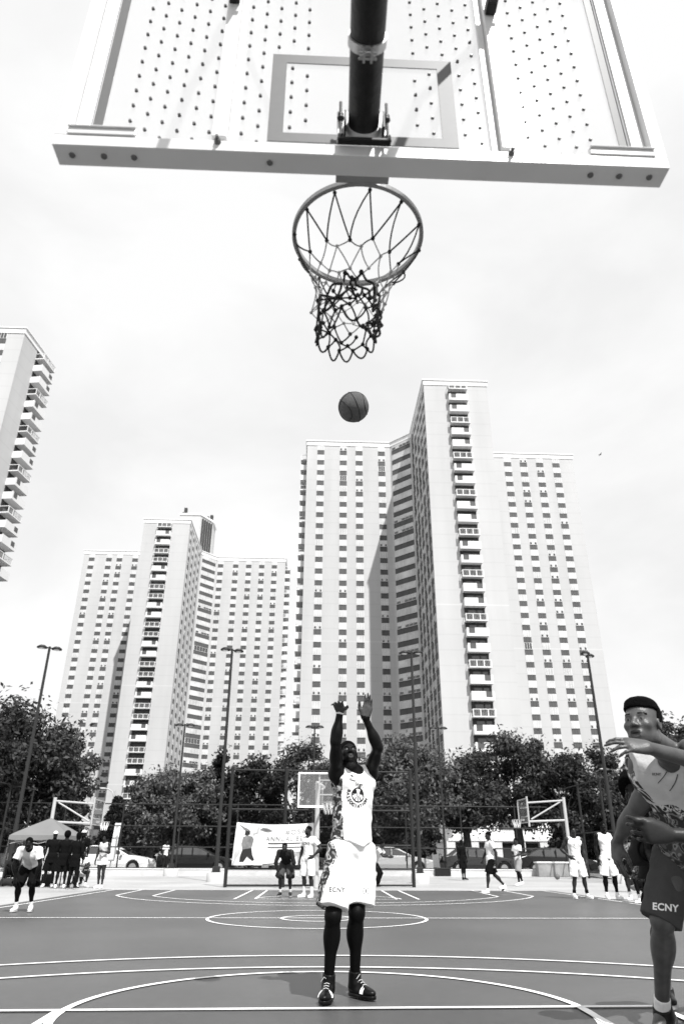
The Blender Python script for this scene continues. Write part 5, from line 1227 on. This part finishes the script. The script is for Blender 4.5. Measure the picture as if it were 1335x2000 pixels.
def ring(cx, cy, r, w, a0=0, a1=360, n=40):
    vs = []
    for i in range(n+1):
        t = math.radians(a0+(a1-a0)*i/n)
        for q in (-w/2, w/2): vs.append((cx+(r+q)*math.cos(t), cy+(r+q)*math.sin(t)))
    return vs, [(2*i, 2*i+1, 2*i+3, 2*i+2) for i in range(n)]
def join2(*parts):
    V2, F2 = [], []
    for v, f in parts:
        o = len(V2); V2 += list(v); F2 += [tuple(i+o for i in t) for t in f]
    return V2, F2
def arc_text(txt, r, a0, step, size, flip=False):
    parts = []
    for i, ch in enumerate(txt):
        v, f = text_mesh(ch, size, bold=size*.035)
        if not v: continue
        a = math.radians(a0+i*step); rot = a+math.pi/2 if flip else a-math.pi/2; c_, s_ = math.cos(rot), math.sin(rot)
        parts.append(([(r*math.cos(a)+c_*x-s_*y, r*math.sin(a)+s_*x+c_*y) for x, y in v], f))
    return join2(*parts)
M_ink = mat('jersey_ink', .012, .6); M_inkG = mat('grey_ink', .10, .6); M_inkW = mat('white_ink', .85, .6)
# ---------- the shooter ----------
def shooter():
    A = lambda x, y, Y: AY(x, y, Y); s = 1.02; h = .0068
    fa = .42; fw = V(math.sin(fa), -math.cos(fa), 0); rt = V(math.cos(fa), math.sin(fa), 0)   # facing; his left
    J = dict(anR=A(641, 1907, 6.16), anL=A(692, 1899, 6.30), knR=A(650, 1789, 6.02), knL=A(696, 1783, 6.16), hipR=A(664, 1668, 6.16)-0*fw, hipL=A(706, 1667, 6.27), pel=A(686, 1655, 6.22),
             neck=A(690, 1505, 6.20), shR=A(657, 1509, 6.11), shL=A(722, 1509, 6.32), head=A(680, 1474, 6.14), elR=A(655, 1449, 5.90), wrR=A(664, 1388, 5.86), elL=A(738, 1460, 6.10), wrL=A(713, 1402, 6.02))
    J['anR'][2] = .09; J['anL'][2] = .09; J['toR'] = J['anR']+V(-.035, -.20, -.06); J['toL'] = J['anL']+V(.13, -.17, -.06)
    J['hf'] = unit(V(.12, -1.0, .42)); J['hu'] = unit(V(-.08, .42, 1)); J['hs'] = .98
    th = thing('person', 'player in white jersey and shorts jump-shooting with both arms raised at the free-throw line', 'person', (.15, 6.2, 0), 0, 'basketball players')
    hands = {'R': (1, V(-.22, -.88, .42), V(-.05, -.42, -.9), dict(curl=(.25, .3, .25), spread=.16, thumb=(.8, .3), sc=1.06)), 'L': (-1, V(.22, -.10, 1), V(-.45, -.88, .05), dict(curl=(.10, .16, .14), spread=.0, thumb=(.62, .25), sc=1.12))}
    pp = [M_skinD, M_eye, M_iris, M_lipD, M_hair, M_palm]
    o, fr = body(J, s, h, True, pp, th, hands, .004)
    B, F, U, X, T, Bh, ch = fr
    side = lambda P: ((P-J['pel'])@X < -.118*s)
    spec = dict(top='tank', topname='jersey', topm=[M_wcl, M_camo], hem=.03, toppaint=[(1, lambda P: ((P-ch)@X < -.166*s) & ((P-ch)@U < .12) | (((P-ch)@X < -.06*s) & ((P-ch)@X > -.11*s) & ((P-ch)@U > .085) & ((P-ch)@U < .14)))],
                bottom='shorts', botm=[M_wcl, M_camo], len=.86, wide=.94, botpaint=[(1, lambda P: ((P-J['pel'])@X < -.198*s) & ((P-J['pel'])@F < .08))], tights=True, collar=.085, loose=True, legk=.06, vhem=-.005, shoem=M_shoeB, solem=M_shoeB, hair='short')
    out = wear(J, s, h, fr, th, spec)
    # print on the chest: round emblem, arched word, script above
    r3 = unit(rt*.97+V(0, 0, -.10)); u3 = V(-.03, 0, 1.0); u3 = unit(u3-r3*(u3@r3)); d3 = np.cross(u3, r3); d3 = d3 if d3@F < 0 else -d3
    dd = -unit(np.cross(r3, u3)); dd = dd if dd@F < 0 else -dd
    o3 = A(707, 1551, 6.0)+r3*.0
    def put(v, f, nm='chest_print', m=M_ink, off=.0035): return decal(th, out['jersey'], v, f, o3, r3, u3, dd, nm, m, off)
    put(*arc_text('BASSOCIATION', .086, 166, 16.0, .034, True), nm='chest_lettering')
    em = [ring(0, .0, .055, .009)]; em.append(ring(-.062, 0, .05, .006, -52, 52, 16)); em.append(ring(.062, 0, .05, .006, 128, 232, 16)); em.append(([(-.003, -.055), (.003, -.055), (.003, -.005), (-.003, -.005)], [(0, 1, 2, 3)])); em.append(([(-.055, -.006), (.055, -.006), (.055, .001), (-.055, .001)], [(0, 1, 2, 3)]))
    em.append(([(-.05, .006), (-.02, .006), (-.016, .034), (-.034, .046), (-.05, .03)], [(0, 1, 2, 3, 4)])); em.append(([(.02, .006), (.05, .006), (.05, .03), (.03, .046), (.016, .034)], [(0, 1, 2, 3, 4)]))
    put(*join2(*em), nm='chest_emblem')
    v, f = text_mesh('Ingr.', .05, 1.0, .0008); put([(x+.01+y*.2, y+.078) for x, y in v], f, nm='chest_lettering')
    q = A(685, 1520, 6); 
    # shorts lettering
    oL = A(658, 1737, 6.0); v, f = text_mesh('ECNY', .046, 1.12, .0012); decal(th, out['shorts'], v, f, oL, V(1, 0, -.02), V(0, 0, 1), V(0, 1, 0), 'hem_lettering', M_inkG)
    oR = A(716, 1741, 6.0); v, f = join2(ring(0, 0, .024, .0035, 100, 260, 16), ring(0, 0, .024, .0035, -80, 80, 16), ([(-.004, -.012), (.004, -.012), (.004, .012), (-.004, .012)], [(0, 1, 2, 3)])); decal(th, out['shorts'], v, f, oR, V(1, 0, 0), V(0, 0, 1), V(0, 1, 0), 'hem_emblem', M_inkG)
    # white wrist tape
    d = unit(J['wrR']-J['elR']); b = MB(); b.tube([J['wrR']-d*.028, J['wrR']-d*.004], [.034, .035], 18); b.build('wristband', M_sock, th)
    # laces and white strap on each shoe
    for q in ('L', 'R'):
        shp, Bs, hl, fd, up = out['shoe'+q]; xx = Bs[0]; loc = np.array(th.location)
        b = MB()
        for i in range(5):
            c = hl+fd*(.105+.022*i)*s+up*(.118-.0125*i)*s; b.tube([c-xx*.020*s, c+up*.006, c+xx*.020*s], .003, 6)
        b.tube([hl+fd*.10*s+up*.125*s, hl+fd*.14*s+up*.15*s+xx*.02, hl+fd*.13*s+up*.12*s+xx*.045], .0022, 5)
        ob = b.build('lace', M_lcl); ob.data.transform(Matrix.Translation(-Vector(loc))); ob.parent = shp
        b = MB()
        for k, w_ in ((0, .0), (1, .018)):
            pts = [hl+fd*(.178+w_)*s+xx*.052*s*math.sin(t)+up*(.026+.049*math.cos(t)*(1-.12*k))*s for t in np.linspace(-1.45, 1.45, 13)]; b.tube(pts, .0066, 6)
        ob = b.build('toe_strap', M_inkW); ob.data.transform(Matrix.Translation(-Vector(loc))); ob.parent = shp
shooter()
# ---------- the leaning player at the right ----------
def leaner():
    s = 1.04; h = .0062; D = DP
    J = dict(anR=D(1292, 1975, 3.84), toR=D(1272, 2062, 3.66), knR=D(1293, 1797, 3.76), hipR=D(1318, 1668, 3.94), hipL=D(1388, 1662, 3.84), pel=D(1352, 1655, 3.88), knL=D(1395, 1790, 4.35), anL=D(1400, 1880, 4.95), toL=D(1390, 1950, 4.80),
             neck=D(1316, 1482, 3.74), shR=D(1274, 1530, 3.86), shL=D(1372, 1474, 3.60), head=D(1254, 1415, 3.62), elR=D(1234, 1592, 3.90), wrR=D(1203, 1646, 4.02), elL=D(1408, 1502, 3.34), wrL=D(1262, 1460, 3.24))
    J['anL'][2] = .20; J['toL'] = J['anL']+V(-.05, -.13, -.13); J['hf'] = unit(V(-.74, -.72, .14)); J['hu'] = unit(V(.10, .10, 1)); J['hs'] = 1.03
    th = thing('person', 'leaning player at the right edge with a flat-top haircut and one hand before his mouth', 'person', (2.2, 3.9, 0), 0, 'basketball players')
    hands = {'L': (-1, -CR*.97+CU*.16-CW*.05, -CU*.85+CW*.35, dict(curls=[(.20, .42, .30), (.12, .35, .28), (.22, .40, .3), (.35, .45, .3)], spread=.10, thumb=(.35, .55), sc=1.0)), 'R': (1, -CU*.9-CR*.12-CW*.35, CR*.75+CW*.2, dict(curl=(.30, .35, .3), spread=.08, thumb=(.5, .5), sc=1.0))}
    o, fr = body(J, s, h, True, [mat('skin_face', .058, .42, .22, 22, .16, 200, spec=.5), mat('eye_white_bright', .08, .3, spec=.5), M_iris, M_lip, M_hair], th, hands, .003); B, F, U, X, T, Bh, ch = fr
    low = lambda P: (P-J['pel'])@U
    spec = dict(top='tank', topname='jersey', topm=[mat('jersey_pale', .46, .8, .05, 9, .5, 16), M_camo, M_camo2], hem=.10, loose=True, toppaint=[(2, lambda P: low(P) < .30), (1, lambda P: (low(P) >= .30) & (low(P) < .375+.02*np.sin(P[:, 0]*40))), (1, lambda P: ((P-ch)@X < -.085*s) & (low(P) > .375) & (low(P) < .56))],
                bottom='shorts', botm=[cloth('dark_grey_shorts', .060, .6)], len=1.0, wide=.74, socks=.16, shoem=M_shoeB, solem=M_dark, hair='flat', tiptoe='R')
    out = wear(J, s, h, fr, th, spec)
    v, f = text_mesh('ECNY', .052, 1.05, .0016); decal(th, out['shorts'], v, f, D(1299, 1772, 3.4), unit(CR-CU*.10), CU, unit(ray(1299, 1772)), 'hem_lettering', M_inkW)
    v, f = text_mesh('ECNY', .018, 1.0, .0006); decal(th, out['jersey'], v, f, D(1281, 1512, 3.3), unit(CR-CU*.02), CU, unit(ray(1281, 1512)), 'chest_lettering', M_inkG)
    # dark piping on the jersey
    for (x0, y0, x1, y1) in ((1306, 1496, 1283, 1530), (1322, 1512, 1306, 1545)):
        pts = [(x0+(x1-x0)*t+3*math.sin(t*3), y0+(y1-y0)*t) for t in np.linspace(0, 1, 10)]; vs = []
        for i, (x, y) in enumerate(pts):
            for q in (-.9, .9): vs.append((x+q, y))
        me = out['jersey'].data; loc = np.array(th.location); bv = BVHTree.FromPolygons([tuple(np.array(v_.co)+loc) for v_ in me.vertices], [tuple(p.vertices) for p in me.polygons]); P3 = []; good = True
        for (x, y) in vs:
            dr = unit(ray(x, y)); hit = bv.ray_cast(Vector(CC), Vector(dr), 8)[0]
            if hit is None: good = False; break
            P3.append(np.array(hit)-dr*.004)
        if good:
            b = MB(); b.add(P3, [(2*i, 2*i+1, 2*i+3, 2*i+2) for i in range(len(pts)-1)]); ob = b.build('piping', M_ink); ob.data.transform(Matrix.Translation(-Vector(loc))); ob.parent = out['jersey']
leaner()
def behind():
    s = 1.0; h = .009; D = DP
    J = dict(anR=D(1300, 1934, 5.2), anL=D(1372, 1934, 5.2), knR=D(1284, 1785, 4.85), knL=D(1362, 1790, 4.9), hipR=D(1302, 1680, 5.0), hipL=D(1344, 1680, 5.1), pel=D(1323, 1668, 5.08), neck=D(1288, 1578, 4.72), shR=D(1264, 1596, 4.62), shL=D(1322, 1596, 4.84),
             head=D(1246, 1548, 4.62), elR=D(1272, 1662, 4.72), wrR=D(1292, 1700, 4.5), elL=D(1352, 1660, 4.75), wrL=D(1335, 1720, 4.6))
    J['toR'] = J['anR']+V(-.06, -.18, -.06); J['toL'] = J['anL']+V(.02, -.18, -.06); J['hf'] = unit(V(-.8, -.6, -.1)); J['hu'] = V(0, 0, 1)
    th = thing('person', 'dark crouching player mostly hidden behind the leaning flat-top player', 'person', (2.5, 4.7, 0), 0, 'basketball players')
    hands = {'L': (-1, V(0, -.5, -1), V(-1, 0, 0), {}), 'R': (1, V(.3, -.5, -1), V(1, 0, 0), {})}
    o, fr = body(J, s, h, True, [M_skinD, M_eye, M_iris, M_lipD, M_hair], th, hands); B, F, U, X, T, Bh, ch = fr
    spec = dict(top='tank', topname='jersey', topm=[M_dcl, M_wcl], toppaint=[(1, lambda P: (np.abs((P-ch)@X+.085) < .014) & ((P-ch)@U > .03))], hem=-.06, bottom='shorts', botm=[M_bcl], len=.9, wide=.85, tights=True, socks=.14, shoem=M_shoeB, hair='afro')
    wear(J, s, h, fr, th, spec)
behind()
def offframe():
    s = 1.0; h = .0068; D = DP
    J = dict(wrL=D(1302, 1630, 3.12), elL=D(1425, 1640, 3.10), shL=D(1520, 1560, 3.2), shR=D(1600, 1555, 3.55), neck=D(1570, 1520, 3.42), head=D(1568, 1450, 3.38), pel=D(1580, 1760, 3.7), hipR=D(1545, 1775, 3.65), hipL=D(1615, 1775, 3.75), elR=D(1580, 1660, 3.8), wrR=D(1500, 1690, 3.9))
    for q in ('R', 'L'):
        hp = J['hip'+q]; J['kn'+q] = hp+V(0, -.12, -.42); J['an'+q] = V(hp[0], hp[1]+.1, .085); J['to'+q] = J['an'+q]+V(0, -.2, -.06)
    J['hf'] = unit(V(-.9, -.3, 0)); J['hu'] = V(0, 0, 1)
    th = thing('person', 'player outside the right edge whose forearm and curled hand reach into the photo', 'person', (J['pel'][0], J['pel'][1], 0), 0, 'basketball players')
    hands = {'L': (-1, -CR*.95+CU*.18-CW*.10, -CU*.30+CW*.9, dict(curls=[(.35, .65, .5), (.65, .75, .5), (.8, .8, .55), (.9, .8, .6)], spread=.10, thumb=(.28, .05), sc=1.15)), 'R': (1, -CR*.8+V(0, 0, -.4), V(0, 0, -1), {})}
    o, fr = body(J, s, h, True, [M_skinM, M_eye, M_iris, M_lip, M_hair], th, hands)
    wear(J, s, .012, fr, th, dict(top='tank', topname='jersey', topm=[M_camo2], hem=.1, bottom='shorts', botm=[M_dcl], socks=.14, shoem=M_shoeB, hair='short'))
offframe()
# ---------- people farther off ----------
BEND = dict(pel=(0, .16, .86), neck=(0, -.26, 1.20), head=(0, -.40, 1.29), hf=(0, -1, -.1), hu=(0, -.1, 1), shL=(.185, -.22, 1.17), shR=(-.185, -.22, 1.17), hipL=(.1, .14, .84), hipR=(-.1, .14, .84), knL=(.14, -.10, .50), knR=(-.14, -.10, .50), anL=(.15, .06, .085), anR=(-.15, .06, .085), toL=(.18, -.14, .03), toR=(-.18, -.14, .03),
            elL=(.27, -.24, .88), elR=(-.27, -.24, .88), wrL=(.19, -.20, .62), wrR=(-.19, -.20, .62), hdL=(-.05, -.1, -1), hdR=(.05, -.1, -1), hnL=(-.2, .9, 0), hnR=(.2, .9, 0))
def hip_hand(q):
    x = 1 if q == 'L' else -1; return {'el'+q: (x*.36, .10, 1.22), 'wr'+q: (x*.20, -.03, 1.04), 'hd'+q: (-x*.5, -.6, -.5), 'hn'+q: (-x*.6, .6, 0)}
WHITE = dict(top='tank', topname='jersey', topm=[M_wcl], hem=.12, bottom='shorts', botm=[M_wcl], len=.93, wide=.86, socks=.35, shoem=M_shoeW, solem=M_shoeW, hair='short')
def P(x, y): q = G(x, y); return q[:2]
g_ = 'basketball players'
th, J, fr, out, s = person('player bending with hands on knees at the left in white sleeves and grey jersey', P(43, 1781), 5, 1.66, dict(top='tee', topm=[M_wcl, M_lcl, M_dcl], toppaint=[(1, lambda Q: np.abs(Q[:, 0]+5.56) < .10)], hem=.16, bottom='shorts', botm=[M_bcl], len=.95, tights=True, socks=.28, shoem=M_shoeW, hair='short'), {**BEND}, M_skinD, .011, True, group=g_)
th, J, fr, out, s = person('tall bearded player all in white standing before the banner with a hand on his hip', P(600, 1753), -38, 1.70, {**WHITE, 'beard': True, 'top': 'tee', 'socks': .55}, {**hip_hand('L'), 'hf': (-.35, -.95, .1)}, M_skinM, .011, True, group=g_)
f_ = fr[1]; v, f = join2(text_mesh('ECNY', .10, 1, .002)); decal(th, out['jersey'], v, f, fr[6], fr[3]*(1 if fr[3]@V(1, 0, 0) > 0 else -1), fr[2], -f_, 'chest_lettering', M_inkG)
person('dark-clad player bending with hands on knees before the banner', P(556, 1751), -6, 1.66, dict(top='long', topm=[M_dcl], hem=.14, bottom='shorts', botm=[mat('dark_shorts', .05, .8)], len=.95, socks=.28, shoem=M_shoeB, hair='short'), BEND, M_skinM, .011, True, group=g_)
person('bystander in white shirt and dark trousers bending just right of the shooter', P(738, 1733), 70, 1.60, dict(top='tee', topm=[M_lcl], hem=.12, bottom='pants', botm=[M_bcl], shoem=M_shoeB, hair='short'), {**BEND, 'neck': (0, -.12, 1.36), 'head': (0, -.20, 1.52), 'shL': (.18, -.10, 1.31), 'shR': (-.18, -.10, 1.31), 'elL': (.25, -.28, 1.10), 'elR': (-.25, -.28, 1.10), 'wrL': (.12, -.48, 1.06), 'wrR': (-.12, -.48, 1.06), 'hdL': (-.1, -1, 0), 'hdR': (.1, -1, 0)}, M_skinM, .012)
person('person all in black standing near the kerb wall under the dark tree', P(904, 1719), 30, 1.62, dict(top='long', topm=[M_bcl], hem=.15, bottom='shorts', botm=[M_bcl], len=.9, shoem=M_shoeB, hair='cap', hairm=M_bcl), {'knR': (-.06, -.05, .5), 'anR': (.02, .04, .085), 'toR': (0, -.16, .03)}, M_skinD, .012)
WALK = dict(hipL=(.09, 0, .93), hipR=(-.09, 0, .93), knL=(.09, -.16, .53), anL=(.09, -.20, .085), toL=(.09, -.42, .03), knR=(-.09, .14, .52), anR=(-.09, .46, .20), toR=(-.09, .34, .03), elL=(.24, .12, 1.19), wrL=(.24, .10, .93), elR=(-.25, -.05, 1.19), wrR=(-.24, -.20, .96))
person('boy in a long white T-shirt and black shorts walking left across the far court', P(962, 1744), -83, 1.66, dict(top='tee', topm=[M_wcl], hem=.24, bottom='shorts', botm=[M_bcl], len=.86, socks=.12, shoem=M_shoeW, solem=M_shoeW, hair='short'), WALK, M_skinM, .012)
person('smaller boy in white T-shirt and grey shorts walking near the low white building', P(1015, 1730), -70, 1.60, dict(top='tee', topm=[M_wcl], hem=.14, bottom='shorts', botm=[M_gcl], len=.95, tights=True, socks=.12, shoem=M_shoeW, hair='short'), {**WALK, 'knR': (-.09, .06, .5), 'anR': (-.09, .2, .12), 'toR': (-.09, .02, .03), 'anL': (.09, -.1, .085), 'toL': (.09, -.3, .03), 'knL': (.09, -.12, .52), 'elL': (.24, -.02, 1.2), 'wrL': (.2, -.28, 1.1), 'hdL': (0, -1, .2)}, M_skinM, .012)
th, J, fr, out, s = person('player in white jersey and shorts with one hand on his hip by the right sideline', P(1134, 1755), 3, 1.72, {**WHITE, 'socks': .3, 'len': .93}, {**hip_hand('R'), 'knL': (.14, -.03, .51), 'anL': (.20, .02, .085), 'toL': (.26, -.18, .03), 'anR': (-.18, .02, .085), 'toR': (-.20, -.19, .03)}, M_skinM, .011, True, group=g_)
rr = fr[3]*(1 if fr[3][0] > 0 else -1); decal(th, out['jersey'], *join2(arc_text('ASSOCIATION', .09, 205, 13, .03, True), ring(0, 0, .055, .008)), fr[6]-fr[2]*.02, rr, fr[2], -fr[1], 'chest_emblem', M_inkG)
for q in ('L', 'R'):
    d = unit(J['kn'+q]-J['an'+q]); b = MB(); b.tube([J['an'+q]+d*.05, J['an'+q]+d*.12], [.045, .045], 14); b.build('ankle_sleeve', M_bcl, th)
th, J, fr, out, s = person('player in white jersey and black leg sleeves second in from the right sideline group', P(1196, 1756), 2, 1.83, {**WHITE, 'tights': True, 'socks': .2, 'len': .93}, {'knR': (-.13, -.02, .51), 'elR': (-.27, .0, 1.19), 'hf': (.1, -1, .1)}, M_skinD, .011, True, group=g_)
person('person in dark patterned T-shirt standing behind the crouching boy at right', P(1236, 1742), -15, 1.62, dict(top='tee', topm=[M_camo2], hem=.14, bottom='pants', botm=[M_bcl], shoem=M_shoeB, hair='short'), {}, M_skinM, .012)
SIT = dict(pel=(0, .20, .36), neck=(0, -.02, .86), head=(0, -.10, 1.02), shL=(.18, .0, .81), shR=(-.18, .0, .81), hipL=(.1, .16, .34), hipR=(-.1, .16, .34), knL=(.2, -.18, .52), knR=(-.2, -.18, .52), anL=(.17, -.12, .085), anR=(-.17, -.12, .085), toL=(.2, -.34, .03), toR=(-.2, -.34, .03), elL=(.25, -.16, .62), elR=(-.25, -.16, .62), wrL=(.12, -.32, .60), wrR=(-.12, -.32, .60), hdL=(-.6, -.6, -.1), hdR=(.6, -.6, -.1), hnL=(-.3, 0, -1), hnR=(.3, 0, -1))
person('boy crouching low in white shoes at the right sideline', P(1246, 1758), -35, 1.66, dict(top='tee', topm=[M_dcl], hem=.1, bottom='shorts', botm=[M_gcl], len=.9, socks=.3, shoem=M_shoeW, solem=M_shoeW, hair='short'), SIT, M_skinM, .012)
person('second crouching boy beside the first partly behind the leaning player', P(1266, 1764), -50, 1.62, dict(top='tee', topm=[M_camo2], hem=.1, bottom='shorts', botm=[M_dcl], len=.9, socks=.3, shoem=M_shoeW, solem=M_shoeW, hair='short'), SIT, M_skinD, .012)
person('man in black with a white cap standing at the left side under the tent', P(92, 1733), 15, 1.68, dict(top='tee', topm=[M_bcl], hem=.2, bottom='shorts', botm=[M_bcl], len=.95, shoem=M_shoeW, hair='cap', hairm=M_wcl), {}, M_skinD, .012)
person('person in long black top standing with back turned in the middle of the tent', P(116, 1735), 190, 1.66, dict(top='long', topm=[M_bcl], hem=.26, bottom='shorts', botm=[M_bcl], len=.95, wide=1.1, socks=.1, shoem=M_shoeW, hair='afro'), {'elL': (.27, -.05, 1.2), 'wrL': (.18, -.28, 1.15), 'elR': (-.27, -.05, 1.2), 'wrR': (-.18, -.28, 1.15)}, M_skinD, .012)
person('person in black clothes with long hair standing at the right side under the tent', P(139, 1736), 165, 1.62, dict(top='long', topm=[M_bcl], hem=.28, bottom='pants', botm=[M_bcl], shoem=M_shoeB, hair='long'), {}, M_skinD, .012)
person('man with a white cap behind the right side of the tent group', P(150, 1728), -10, 1.78, dict(top='tee', topm=[M_bcl], hem=.2, bottom='pants', botm=[M_bcl], shoem=M_shoeB, hair='cap', hairm=M_wcl), {}, M_skinD, .012)
person('seated person in a white shirt on the folding chair by the tent leg', P(155, 1733), 40, 1.60, dict(top='tee', topm=[M_wcl], hem=.12, bottom='shorts', botm=[M_lcl], len=.9, socks=.2, shoem=M_shoeW, hair='short'), {**SIT, **{k: tuple(np.array(SIT[k])+np.array((0, .1, .12))) for k in ('pel', 'neck', 'head', 'shL', 'shR', 'hipL', 'hipR', 'elL', 'elR', 'wrL', 'wrR')}}, M_skinM, .012)
person('girl with bushy dark hair in a light top and white skirt right of the tent', P(193, 1735), -20, 1.58, dict(top='tank', topm=[M_lcl], hem=.04, bottom='shorts', botm=[M_wcl], len=.35, shoem=M_shoeW, solem=M_shoeW, hair='afro', socks=.1), {'elL': (.27, -.02, 1.2), 'wrL': (.12, -.25, 1.22), 'hdL': (-.9, -.3, .2), 'knR': (-.06, -.03, .51), 'anR': (-.05, .02, .085), 'toR': (-.07, -.18, .03), 'anL': (.1, .02, .085), 'toL': (.14, -.18, .03)}, M_skinM, .012)
person('seated person in dark clothes at the far left edge beside the bags', P(16, 1728), 30, 1.62, dict(top='tee', topm=[M_dcl], hem=.12, bottom='pants', botm=[M_bcl], shoem=M_shoeW, hair='short'), SIT, M_skinD, .012)
person('distant pedestrian in a pale shirt on the pavement between the two dark cars', (-8.1, 43.5), 60, 1.70, dict(top='tee', topm=[M_wcl], hem=.14, bottom='pants', botm=[M_dcl], shoem=M_shoeB, hair='short'), {}, M_skinM, .02)
